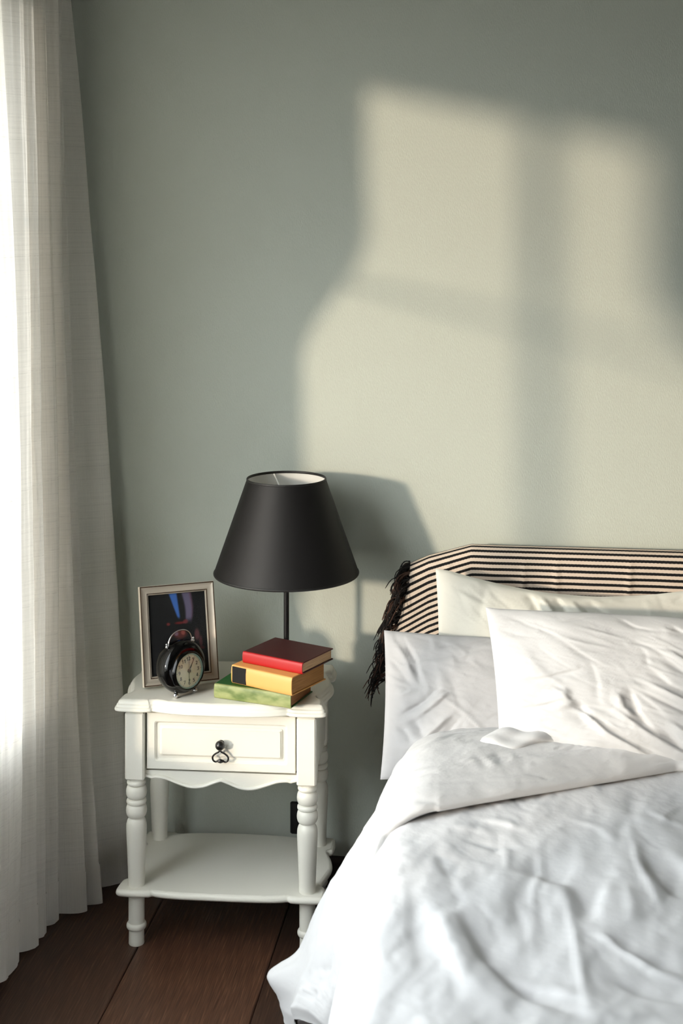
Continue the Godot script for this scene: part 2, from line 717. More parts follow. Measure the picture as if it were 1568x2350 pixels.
func window() -> void:
	var root := thing("window_1", "white framed casement window behind the curtain", "window", Vector3(LEFT - 0.12, WIN_Y0, 0))
	root.set_meta("kind", "structure")
	var hh := WIN_Y1 - WIN_Y0
	var zm := 1.60
	var bar := func(y0: float, y1: float, z0: float, z1: float, d: float, called: String):
		var s := Shape.new()
		s.box(Vector3(d, y1 - y0, z1 - z0), Vector3(0, (y0 + y1) / 2, (z0 + z1) / 2), 0.004)
		obj(called, s, M.window_paint, root)
	bar.call(0, 0.05, WIN_Z0, WIN_Z1, 0.06, "bottom_rail")
	bar.call(hh - 0.04, hh, WIN_Z0, WIN_Z1, 0.06, "top_rail")
	bar.call(0.05, hh - 0.04, WIN_Z0, WIN_Z0 + 0.04, 0.06, "stile")
	bar.call(0.05, hh - 0.04, WIN_Z1 - 0.04, WIN_Z1, 0.06, "stile")
	bar.call(0.05, hh - 0.04, zm - 0.017, zm + 0.017, 0.05, "mullion")
	var ym := 1.738 - WIN_Y0
	bar.call(ym - 0.008, ym + 0.008, WIN_Z0 + 0.04, zm - 0.017, 0.022, "muntin")
	bar.call(ym - 0.008, ym + 0.008, zm + 0.017, WIN_Z1 - 0.04, 0.022, "muntin")
	for q in [[0.05, ym - 0.008, WIN_Z0 + 0.04, zm - 0.017], [ym + 0.008, hh - 0.04, WIN_Z0 + 0.04, zm - 0.017], [0.05, ym - 0.008, zm + 0.017, WIN_Z1 - 0.04], [ym + 0.008, hh - 0.04, zm + 0.017, WIN_Z1 - 0.04]]:
		var pm := QuadMesh.new()
		pm.size = Vector2(q[3] - q[2], q[1] - q[0])
		var o := obj("pane", pm, M.clear_glass, root)
		o.position = Vector3(0, (q[0] + q[1]) / 2, (q[2] + q[3]) / 2)
		o.rotation.y = PI / 2
	var s := Shape.new()
	s.box(Vector3(0.13, 0.02, WIN_Z1 - WIN_Z0 - 0.002), Vector3(0.085, 0.010, (WIN_Z0 + WIN_Z1) / 2), 0.005)
	obj("sill", s, M.window_paint, root)


# ------------------------------------------------------------------ bed
const BED_L := -0.285
const BED_R := 1.315


func bed() -> void:
	var root := thing("bed", "double bed with a cloth-draped headboard, mostly hidden under white bedding", "bed", Vector3((BED_L + BED_R) / 2, 0, 1.0))
	var cx := (BED_L + BED_R) / 2
	# headboard with a sloping shoulder at each end
	var hw := (BED_R - BED_L) / 2 + 0.015
	var o := PackedVector2Array([Vector2(-hw, 0.12), Vector2(hw, 0.12), Vector2(hw, 0.70), Vector2(hw - 0.02, 0.755), Vector2(hw - 0.09, 0.815), Vector2(hw - 0.20, 0.862), Vector2(-hw + 0.20, 0.862), Vector2(-hw + 0.09, 0.815), Vector2(-hw + 0.02, 0.755), Vector2(-hw, 0.70)])
	var s := Shape.new()
	s.prism(o, [Vector2(0.004, -0.028), Vector2(0, -0.024), Vector2(0, 0.024), Vector2(0.004, 0.028)], Transform3D(Basis(Vector3(1, 0, 0), Vector3(0, 0, 1), Vector3(0, 1, 0)), Vector3(0, 0, 0.012 - 1.0)))
	obj("headboard", s, M.bed_wood, root)
	s = Shape.new()
	s.box(Vector3(1.57, 0.16, 2.0), Vector3(0, 0.19, 0.06), 0.01)
	obj("base", s, M.bed_wood, root)
	for sx in [-0.72, 0.72]:
		for sz in [-0.86, 0.98]:
			s = Shape.new()
			s.lathe([Vector2(0.022, 0), Vector2(0.026, 0.005), Vector2(0.034, 0.11)], 20, Transform3D(Basis(), Vector3(sx, 0, sz)))
			obj("leg", s, M.bed_wood, root)
	s = Shape.new()
	s.box(Vector3(1.565, 0.15, 1.99), Vector3(0, 0.345, 0.06), 0.04)
	obj("mattress", s, M.sheet_white, root)


# height of cloth over the bed: a puffed top with creases
var crinkle := FastNoiseLite.new()
var swell := FastNoiseLite.new()
var streak := FastNoiseLite.new()


func pts(flat: Array) -> Array:
	var r := []
	for i in range(0, flat.size(), 2):
		r.append(Vector2(flat[i], flat[i + 1]))
	return r


func fine_creases(r: Relief, count: int, seed_: int, lo: Vector2, hi: Vector2, deg: float, spread: float, length: Vector2, width: Vector2, amp: float) -> void:
	# thin slept-in wrinkles, mostly along one direction
	var rng := RandomNumberGenerator.new()
	rng.seed = seed_
	for k in count:
		var p := Vector2(rng.randf_range(lo.x, hi.x), rng.randf_range(lo.y, hi.y))
		var a := deg_to_rad(deg + rng.randfn(0, spread * 0.6))
		var len := rng.randf_range(length.x, length.y)
		var line := [p]
		for q in 4:
			a += rng.randf_range(-0.28, 0.28)
			p += Vector2(cos(a), sin(a)) * len / 4.0
			line.append(p)
		r.line(line, rng.randf_range(width.x, width.y), amp * rng.randf_range(0.3, 1.0) * (1.0 if rng.randf() < 0.6 else -1.0))


func duvet() -> void:
	crinkle.seed = 5
	crinkle.noise_type = FastNoiseLite.TYPE_SIMPLEX_SMOOTH
	crinkle.frequency = 6.0
	crinkle.fractal_type = FastNoiseLite.FRACTAL_RIDGED
	crinkle.fractal_octaves = 3
	crinkle.domain_warp_enabled = true
	crinkle.domain_warp_amplitude = 0.08
	crinkle.domain_warp_frequency = 5.0
	streak.seed = 31
	streak.noise_type = FastNoiseLite.TYPE_SIMPLEX_SMOOTH
	streak.frequency = 6.0
	streak.fractal_octaves = 3
	streak.domain_warp_enabled = true
	streak.domain_warp_amplitude = 0.12
	streak.domain_warp_frequency = 3.0
	swell.seed = 8
	swell.frequency = 2.2
	swell.fractal_octaves = 2
	var r := Relief.new(Vector2(-0.40, 0.35), Vector2(0.60, 1.75), 0.004)
	# broad hollow with a steep left bank, and the folds that run out of it
	r.line(pts([-0.10, 1.10, -0.07, 1.18, -0.04, 1.27, 0.01, 1.35, 0.07, 1.40, 0.13, 1.43]), 0.040, -0.030)
	r.line(pts([-0.15, 1.08, -0.11, 1.22, -0.07, 1.34, 0.0, 1.43]), 0.050, 0.016)
	r.line(pts([-0.02, 1.295, 0.03, 1.335, 0.11, 1.375]), 0.018, 0.012)
	r.line(pts([-0.03, 0.93, 0.05, 0.95, 0.10, 0.99, 0.125, 1.06, 0.125, 1.16]), 0.050, -0.024)
	r.line(pts([0.02, 1.0, 0.02, 1.15, 0.05, 1.27]), 0.07, -0.016)
	r.line(pts([0.17, 0.98, 0.15, 1.08, 0.15, 1.15]), 0.035, 0.016)
	r.line(pts([0.041, 0.83, 0.043, 0.94, 0.028, 1.03, 0.03, 1.12]), 0.009, 0.0065)
	r.line(pts([-0.024, 0.83, -0.02, 0.90, -0.018, 0.965]), 0.008, 0.006)
	r.line(pts([0.22, 0.77, 0.222, 0.92, 0.238, 1.02, 0.247, 1.10]), 0.010, 0.008)
	r.line(pts([0.085, 1.02, 0.092, 1.15, 0.098, 1.27, 0.108, 1.46]), 0.010, 0.009)
	r.line(pts([0.004, 1.05, 0.022, 1.14, 0.026, 1.25]), 0.012, 0.007)
	r.line(pts([0.15, 1.165, 0.178, 1.22, 0.217, 1.257, 0.27, 1.295]), 0.022, -0.014)
	r.line(pts([0.12, 1.15, 0.165, 1.215, 0.215, 1.28, 0.28, 1.315]), 0.022, 0.014)
	r.line(pts([0.14, 1.30, 0.20, 1.345, 0.29, 1.375]), 0.022, -0.010)
	r.line(pts([0.237, 0.86, 0.262, 0.97, 0.30, 1.05]), 0.035, -0.018)
	r.line(pts([0.28, 0.82, 0.32, 0.95, 0.36, 1.0]), 0.03, 0.012)
	r.line(pts([0.195, 0.99, 0.19, 1.16]), 0.012, 0.006)
	r.line(pts([-0.23, 0.99, -0.205, 0.965, -0.19, 0.955]), 0.016, -0.004)
	r.line(pts([-0.145, 0.90, -0.127, 0.97, -0.12, 1.01]), 0.022, -0.010)
	r.line(pts([-0.22, 1.03, -0.228, 1.19, -0.228, 1.34]), 0.022, 0.006)
	r.line(pts([-0.14, 1.12, -0.10, 1.28, -0.06, 1.42]), 0.02, 0.005)
	r.line(pts([-0.18, 1.05, -0.17, 1.2, -0.14, 1.36]), 0.02, -0.006)
	r.line(pts([-0.07, 0.735, -0.03, 0.75, 0.015, 0.78]), 0.014, 0.008)
	r.line(pts([-0.13, 0.79, -0.09, 0.78, -0.04, 0.80]), 0.02, 0.006)
	r.line(pts([-0.10, 0.83, -0.04, 0.86, 0.02, 0.85]), 0.015, -0.007)
	r.line(pts([0.10, 0.72, 0.16, 0.76, 0.19, 0.83]), 0.014, 0.006)
	r.line(pts([0.26, 0.67, 0.29, 0.72, 0.34, 0.74]), 0.013, 0.007)
	r.line(pts([0.28, 0.75, 0.30, 0.68, 0.33, 0.62]), 0.012, 0.006)
	r.line(pts([0.06, 1.40, 0.14, 1.42, 0.22, 1.40]), 0.03, 0.01)
	r.line(pts([-0.15, 1.45, -0.05, 1.55, 0.1, 1.6]), 0.04, 0.012)
	r.line(pts([0.30, 1.10, 0.38, 1.20, 0.50, 1.25]), 0.03, -0.012)
	fine_creases(r, 90, 2, Vector2(-0.28, 0.5), Vector2(0.55, 1.6), 90.0, 40.0, Vector2(0.06, 0.24), Vector2(0.004, 0.008), 0.0024)
	var root := thing("duvet", "white cotton duvet spread over the bed, its top edge folded back", "duvet", Vector3(0.5, 0, 1.3))
	var zs := 0.36
	# front limit of the turned-back part, seen from above
	var lip := func(x: float) -> float:
		var pr := [[-0.285, 0.92], [-0.27, 0.89], [-0.241, 0.79], [-0.074, 0.692], [0.10, 0.60], [0.354, 0.460], [1.4, 0.44]]
		if x < pr[0][0]:
			return 0.92
		for k in pr.size() - 1:
			if x < pr[k + 1][0]:
				return lerpf(pr[k][1], pr[k + 1][1], (x - pr[k][0]) / (pr[k + 1][0] - pr[k][0]))
		return 0.44
	var ze := 2.16
	# cross path: up the left side, round the edge, over the top, down the right side
	var rad := 0.085
	var top := 0.515
	var side := top - rad - 0.10
	var arc := rad * PI / 2
	var wide := BED_R - BED_L - 2 * rad
	var path := func(s: float) -> Array:      # [point, normal]
		if s < side:
			return [Vector2(BED_L, 0.10 + s), Vector2(-1, 0)]
		s -= side
		if s < arc:
			var a := s / rad
			return [Vector2(BED_L + rad - rad * cos(a), top - rad + rad * sin(a)), Vector2(-cos(a), sin(a))]
		s -= arc
		if s < wide:
			return [Vector2(BED_L + rad + s, top), Vector2(0, 1)]
		s -= wide
		if s < arc:
			var a := PI / 2 - s / rad
			return [Vector2(BED_R - rad + rad * cos(a), top - rad + rad * sin(a)), Vector2(cos(a), sin(a))]
		s -= arc
		return [Vector2(BED_R, top - rad - s), Vector2(1, 0)]
	var total := 2 * side + 2 * arc + wide
	var near := side + arc + 0.75       # finely meshed up to here
	var sheet := func(u: float, v: float) -> Vector3:
		var s := u / 0.8 * near if u < 0.8 else near + (u - 0.8) / 0.2 * (total - near)
		var q: Array = path.call(s)
		var p: Vector2 = q[0]
		var n: Vector2 = q[1]
		var z := zs + (ze - zs) * v
		var on_top := clampf(n.y, 0, 1)
		var d := r.at(p.x, z) * on_top * 0.5
		d += on_top * 0.0035 * streak.get_noise_2d(p.x * 1.7 + z * 0.35, z * 0.5)
		d += 0.009 * swell.get_noise_2d(s, z) * (0.4 + 0.6 * on_top)
		d += 0.0016 * (crinkle.get_noise_2d(s, z * 0.8) - 0.2)
		d += 0.012 * sin(PI * clampf((s - side * 0.3) / (side * 0.9), 0, 1)) * (1 - on_top)
		if s < side:
			d += 0.012 * sin(z * 23.0 + 2 * sin(z * 7.0)) * (1.0 - s / side)
		var lift := 0.0
		var under := smoothstep(-0.01, -0.07, z - lip.call(p.x))      # lies pressed flat under the turned-back part
		lift -= 0.010 * under * on_top
		d = lerpf(d, -0.004, under)
		var end := smoothstep(1.9, ze, z)
		var x := p.x + n.x * d
		var y := p.y + n.y * d + lift
		y = lerpf(y, minf(y, 0.12), end * end)
		return Vector3(x - 0.5, y, z - 1.3)
	var s1 := Shape.new()
	s1.grid(sheet, 230, 230, false, true)
	obj("cover", s1, M.cotton_cool, root)
	# the turned-back top: a flattened loop swept from the hem beside the bed, up and over the edge
	var b := Relief.new(Vector2(-0.05, -0.05), Vector2(1.7, 1.05), 0.006)   # (along, across)
	var hem := 0.56      # length along the hanging side
	# creases near the lip and over the pillow side
	for c in [[0.79, 0.62, 0.815, 0.82, 0.010, -0.005], [0.805, 0.66, 0.835, 0.80, 0.007, 0.006], [0.83, 0.60, 0.85, 0.80, 0.008, -0.005], [0.86, 0.62, 0.87, 0.76, 0.007, 0.005], [0.76, 0.68, 0.80, 0.72, 0.010, 0.005], [1.12, 0.10, 1.15, 0.42, 0.010, -0.006], [1.15, 0.05, 1.22, 0.36, 0.010, 0.007], [1.20, 0.10, 1.26, 0.5, 0.012, -0.007], [1.00, 0.55, 1.10, 0.62, 0.012, 0.005], [0.66, 0.45, 0.74, 0.2, 0.02, 0.007], [0.90, 0.35, 1.0, 0.2, 0.02, 0.006], [0.62, 0.6, 0.72, 0.75, 0.014, 0.006], [1.05, 0.7, 1.3, 0.55, 0.03, 0.01], [0.95, 0.25, 1.05, 0.5, 0.02, -0.006]]:
		b.line(pts([c[0], c[1], (c[0] + c[2]) / 2 + 0.004, (c[1] + c[3]) / 2, c[2], c[3]]), c[4], c[5])
	# down the hanging side: long soft creases, gathers at the hem
	for c in [[0.02, 0.35, 0.30, 0.45, 0.030, 0.014], [0.0, 0.62, 0.22, 0.70, 0.030, 0.014], [0.03, 0.5, 0.26, 0.60, 0.025, -0.015], [0.05, 0.18, 0.34, 0.22, 0.025, -0.012], [0.0, 0.82, 0.2, 0.82, 0.03, -0.012], [0.22, 0.3, 0.5, 0.5, 0.02, 0.006], [0.30, 0.6, 0.54, 0.7, 0.02, 0.007], [0.16, 0.45, 0.20, 0.62, 0.010, -0.006], [0.08, 0.40, 0.14, 0.60, 0.012, 0.007], [0.42, 0.3, 0.58, 0.42, 0.02, -0.006], [0.50, 0.62, 0.60, 0.82, 0.014, -0.008], [0.54, 0.60, 0.64, 0.80, 0.012, 0.008]]:
		b.line(pts([c[0], c[1], (c[0] + c[2]) / 2, (c[1] + c[3]) / 2 + 0.02, c[2], c[3]]), c[4], c[5])
	fine_creases(b, 60, 6, Vector2(0.02, 0.05), Vector2(0.66, 0.95), 10.0, 45.0, Vector2(0.06, 0.22), Vector2(0.006, 0.012), 0.005)
	fine_creases(b, 50, 7, Vector2(0.66, 0.1), Vector2(1.4, 0.95), 20.0, 60.0, Vector2(0.06, 0.2), Vector2(0.006, 0.012), 0.004)
	var ctop := 0.532
	var crad := 0.10
	var carc := crad * PI / 2
	# path of the fold in x, y; hangs outwards to the floor, most at the pillow end
	var xtop := BED_L + 0.012
	var ytop := ctop - crad * 0.82
	var spine := func(s: float, z: float) -> Array:
		var g := smoothstep(0.95, 0.60, z)
		var lean := deg_to_rad(lerpf(2.0, 27.0, g))
		if s < hem:
			var t := 1.0 - s / hem
			var ybot := lerpf(0.13, 0.035, g)
			var y := lerpf(ytop, ybot, t)
			var x := xtop - tan(lean) * (ytop - y) - 0.015 * g * sin(PI * t)
			return [Vector2(x, y), Vector2(-cos(lean), sin(lean))]
		s -= hem
		var k := crad * 1.25
		var c0 := Vector2(xtop + k * cos(lean), ytop - k * sin(lean))
		var corner := c0 + Vector2(0, k)
		if s < carc:
			var a := s / carc
			var ang := lerpf(lean, PI / 2, a)
			var q := c0 + Vector2(-cos(ang), sin(ang)) * k
			q.y += (ctop - corner.y) * a * a * (3.0 - 2.0 * a)
			return [q, Vector2(-cos(ang), sin(ang))]
		s -= carc
		return [Vector2(corner.x + s, ctop), Vector2(0, 1)]
	var flen := hem + carc + 1.5
	var fine := hem + carc + 0.66
	var band := func(u: float, v: float) -> Vector3:
		var s := v / 0.85 * fine if v < 0.85 else fine + (v - 0.85) / 0.15 * (flen - fine)
		# back and front limits of the fold in z
		var xs := xtop - crad * 0.1 + maxf(0.0, s - hem) * 0.9 if s < hem + carc else xtop + crad * 1.25 + s - hem - carc
		var zb := lerpf(0.57, 0.335, smoothstep(-0.30, -0.20, xs))
		zb = lerpf(zb, 0.285, smoothstep(-0.20, -0.06, xs))
		zb = lerpf(zb, 0.245, smoothstep(-0.06, 0.4, xs))
		var zf: float = lip.call(xs)
		var half := (zf - zb) / 2
		var th := 0.019
		var a := u * TAU
		# flattened loop: cos along z, sin through the thickness
		var cz := cos(a)
		var sz := sin(a)
		var flat := signf(cz) * pow(absf(cz), 0.75)
		var z := (zb + zf) / 2 + half * flat
		var across := (flat + 1) / 2
		var q: Array = spine.call(s, z)
		var p: Vector2 = q[0]
		var n: Vector2 = q[1]
		var x := p.x
		var thick := signf(sz) * pow(absf(sz), 0.7) * th * clampf(s / 0.03, 0.08, 1.0)
		var d := thick
		if sz > 0:
			d += b.at(s, across) * 0.45 + 0.0035 * streak.get_noise_2d(z * 1.5 + s * 0.5 + 7.0, s * 0.5) + 0.010 * swell.get_noise_2d(s + 9.0, z) + 0.0022 * (crinkle.get_noise_2d(s * 0.9 + 4.0, z) - 0.2)
			d += 0.016 * sin(PI * across) * smoothstep(hem, hem + carc + 0.1, s)
		var ruff := smoothstep(0.16, 0.0, s)
		d += ruff * (0.014 * sin(z * 44.0 + 1.0) + 0.007 * sin(z * 91.0))
		var y := p.y + n.y * d
		x += n.x * d
		x -= 0.05 * exp(-pow((z - 0.615) / 0.030, 2.0)) * exp(-pow((y - 0.115) / 0.030, 2.0))
		y += ruff * 0.016 * sin(z * 33.0 + 2.4)
		y -= 0.006 * smoothstep(0.7, 1.0, across) * smoothstep(hem, hem + 0.2, s)
		return Vector3(x - 0.5, maxf(y, 0.008), z - 1.3)
	var s2 := Shape.new()
	s2.grid(band, 130, 300, true, false)
	obj("turned_back_edge", s2, M.cotton_white, root, "warm white turned back edge hanging to the floor")


# a cushion stretched between four corners, bulging along n
func pillow_shape(c00: Vector3, c10: Vector3, c01: Vector3, c11: Vector3, thick: float, rel: Relief, seed_: float, pinch := 0.025, back := 0.5, nu := 150, nv := 110, power := 0.55, sag := 0.0) -> Shape:
	var n := ((c10 - c00).cross(c01 - c00)).normalized()
	var up := (c01 - c00).normalized()
	var right := (c10 - c00).normalized()
	var mk := func(sgn: float) -> Callable:
		return func(u: float, v: float) -> Vector3:
			var p := c00.lerp(c10, u).lerp(c01.lerp(c11, u), v)
			var U := 2 * u - 1
			var V := 2 * v - 1
			p -= up * V * pinch * (1 - U * U)
			p -= right * U * pinch * 0.7 * (1 - V * V)
			p -= up * sag * v * sin(PI * clampf(u * 1.15 - 0.05, 0, 1))
			var t := pow(maxf(0.0, 1 - pow(absf(U), 2.4)), power) * pow(maxf(0.0, 1 - pow(absf(V), 2.4)), power)
			var d := thick * t * (1.0 if sgn > 0 else back)
			if sgn > 0:
				var edge := minf(1.0, t * 3.0)
				d += rel.at(u, v) * (0.25 + 0.75 * edge) * 0.6
				# long folds running down to the right
				d += edge * 0.0030 * streak.get_noise_2d((u * 0.5 + v * 0.9) * 0.9 + seed_, (u - v * 0.5) * 0.25)
				d += edge * (0.010 * swell.get_noise_3d(p.x * 1.6, p.y * 1.6, seed_) + 0.0015 * (crinkle.get_noise_3d(p.x, p.y, seed_) - 0.2))
			# rippled seam
			p += n * 0.004 * sin(u * 31.0 + seed_) * (1 - minf(1.0, t * 4.0)) * sin(PI * u)
			p += n * d * sgn
			return p
	var s := Shape.new()
	s.grid(mk.call(1.0), nu, nv, false, false)
	s.grid(mk.call(-1.0), 60, 44, false, true)
	return s


func pillows() -> void:
	# cream pillow upright against the headboard
	var r := Relief.new(Vector2(0, 0), Vector2(1, 1), 0.008)
	for c in [[0.18, 0.99, 0.14, 0.72, 0.02, -0.006], [0.32, 0.98, 0.36, 0.84, 0.018, -0.012], [0.36, 0.98, 0.41, 0.86, 0.015, 0.014], [0.41, 0.98, 0.46, 0.86, 0.016, -0.014], [0.46, 0.97, 0.52, 0.86, 0.018, 0.012], [0.52, 0.97, 0.60, 0.85, 0.02, -0.008], [0.05, 0.9, 0.25, 0.8, 0.03, 0.008]]:
		r.line(pts([c[0], c[1], c[2], c[3]]), c[4], c[5])
	fine_creases(r, 25, 11, Vector2(0.03, 0.5), Vector2(0.9, 0.98), 110.0, 40.0, Vector2(0.08, 0.3), Vector2(0.010, 0.018), 0.004)
	var s := pillow_shape(Vector3(-0.19, 0.47, 0.20), Vector3(0.52, 0.47, 0.20), Vector3(-0.193, 0.853, 0.125), Vector3(0.50, 0.825, 0.115), 0.045, r, 3.0, 0.012, 0.8, 150, 90, 0.5, 0.028)
	tag(obj("pillow", s, M.cotton_cream), "cream pillow standing against the striped throw, behind the other pillows", "pillow", "pillows at the headboard")
	# grey pillow on the left
	r = Relief.new(Vector2(0, 0), Vector2(1, 1), 0.008)
	for c in [[0.03, 0.95, 0.11, 0.62, 0.014, 0.010], [0.07, 0.95, 0.13, 0.64, 0.012, -0.012], [0.02, 0.80, 0.09, 0.62, 0.014, -0.008], [0.20, 0.62, 0.06, 0.40, 0.014, -0.010], [0.23, 0.60, 0.10, 0.38, 0.016, 0.010], [0.24, 0.44, 0.10, 0.20, 0.018, 0.014], [0.10, 0.40, 0.14, 0.24, 0.018, -0.014], [0.05, 0.36, 0.10, 0.22, 0.014, -0.010], [0.27, 0.42, 0.14, 0.14, 0.016, -0.010], [0.40, 0.30, 0.43, 0.12, 0.02, -0.006], [0.50, 0.36, 0.55, 0.12, 0.02, -0.006]]:
		r.line(pts([c[0], c[1], (c[0] + c[2]) / 2 + 0.01, (c[1] + c[3]) / 2, c[2], c[3]]), c[4], c[5])
	fine_creases(r, 45, 12, Vector2(0.02, 0.05), Vector2(0.5, 0.98), 70.0, 45.0, Vector2(0.08, 0.35), Vector2(0.010, 0.02), 0.005)
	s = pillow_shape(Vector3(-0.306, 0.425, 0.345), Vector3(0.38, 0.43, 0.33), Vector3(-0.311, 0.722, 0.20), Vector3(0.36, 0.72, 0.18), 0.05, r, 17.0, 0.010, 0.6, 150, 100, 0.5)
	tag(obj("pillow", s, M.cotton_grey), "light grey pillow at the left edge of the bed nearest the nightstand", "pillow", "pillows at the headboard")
	# white pillow in front, open end of its case to the left
	r = Relief.new(Vector2(0, 0), Vector2(1, 1), 0.006)
	for c in [[0.20, 0.50, 0.24, 0.36, 0.035, 0.016], [0.24, 0.42, 0.30, 0.22, 0.03, -0.016], [0.22, 0.40, 0.45, 0.06, 0.014, 0.012], [0.26, 0.36, 0.50, 0.06, 0.014, -0.012], [0.31, 0.42, 0.62, 0.02, 0.016, 0.010], [0.40, 0.50, 0.46, 0.22, 0.016, -0.016], [0.36, 0.48, 0.42, 0.30, 0.02, 0.012], [0.42, 0.50, 0.75, 0.24, 0.012, -0.014], [0.44, 0.56, 0.75, 0.30, 0.018, 0.012], [0.47, 0.64, 0.60, 0.46, 0.018, -0.009], [0.50, 0.74, 0.66, 0.56, 0.018, -0.010], [0.52, 0.78, 0.70, 0.60, 0.016, 0.008], [0.48, 0.26, 0.62, 0.04, 0.02, -0.016], [0.50, 0.30, 0.70, 0.10, 0.022, 0.014], [0.56, 0.93, 0.64, 0.86, 0.018, -0.008], [0.40, 0.97, 0.52, 0.88, 0.014, -0.006], [0.08, 0.78, 0.20, 0.48, 0.05, 0.008], [0.06, 0.52, 0.28, 0.62, 0.02, -0.006], [0.05, 0.36, 0.22, 0.42, 0.018, -0.006], [0.60, 0.70, 0.9, 0.5, 0.03, 0.01]]:
		r.line(pts([c[0], c[1], (c[0] + c[2]) / 2 - 0.012, (c[1] + c[3]) / 2 - 0.02, c[2], c[3]]), c[4], c[5])
	fine_creases(r, 70, 13, Vector2(0.03, 0.05), Vector2(0.8, 0.98), -38.0, 25.0, Vector2(0.08, 0.40), Vector2(0.008, 0.016), 0.0042)
	s = pillow_shape(Vector3(-0.036, 0.50, 0.44), Vector3(0.70, 0.50, 0.43), Vector3(-0.069, 0.815, 0.31), Vector3(0.66, 0.795, 0.29), 0.062, r, 29.0, 0.012, 0.5, 190, 140, 0.5, -0.012)
	var white := obj("pillow", s, M.cotton_white)
	tag(white, "large white pillow in front, its open case end folding out at the lower left", "pillow", "pillows at the headboard")
	# loose end of the pillowcase folded out at the bottom corner
	var flap := func(u: float, v: float) -> Vector3:
		var a := v * TAU
		var t := u
		# rounded tip on the left, the right end runs back into the pillow
		var tip := sqrt(1.0 - pow(1.0 - clampf(t * 3.2, 0.0, 1.0), 2.0))
		var c := Vector3(-0.082 + 0.20 * t, 0.558 + 0.012 * t, 0.452 - 0.078 * t * t)
		var fold := 1.0 + 0.10 * sin(a * 3.0 + t * 9.0) + 0.08 * sin(a * 5.0 - t * 14.0)
		var p := c + Vector3(0, 0.024 * (1.0 - 0.35 * t) * tip * fold * cos(a), 0.050 * tip * fold * sin(a))
		p.x += 0.012 * tip * cos(a) * (1.0 - t)
		p.y += 0.0016 * sin(t * 11.0 + sin(a) * 2.0) * tip
		return p
	s = Shape.new()
	s.grid(flap, 60, 40, false, true)
	obj("case_end", s, M.cotton_white, white)


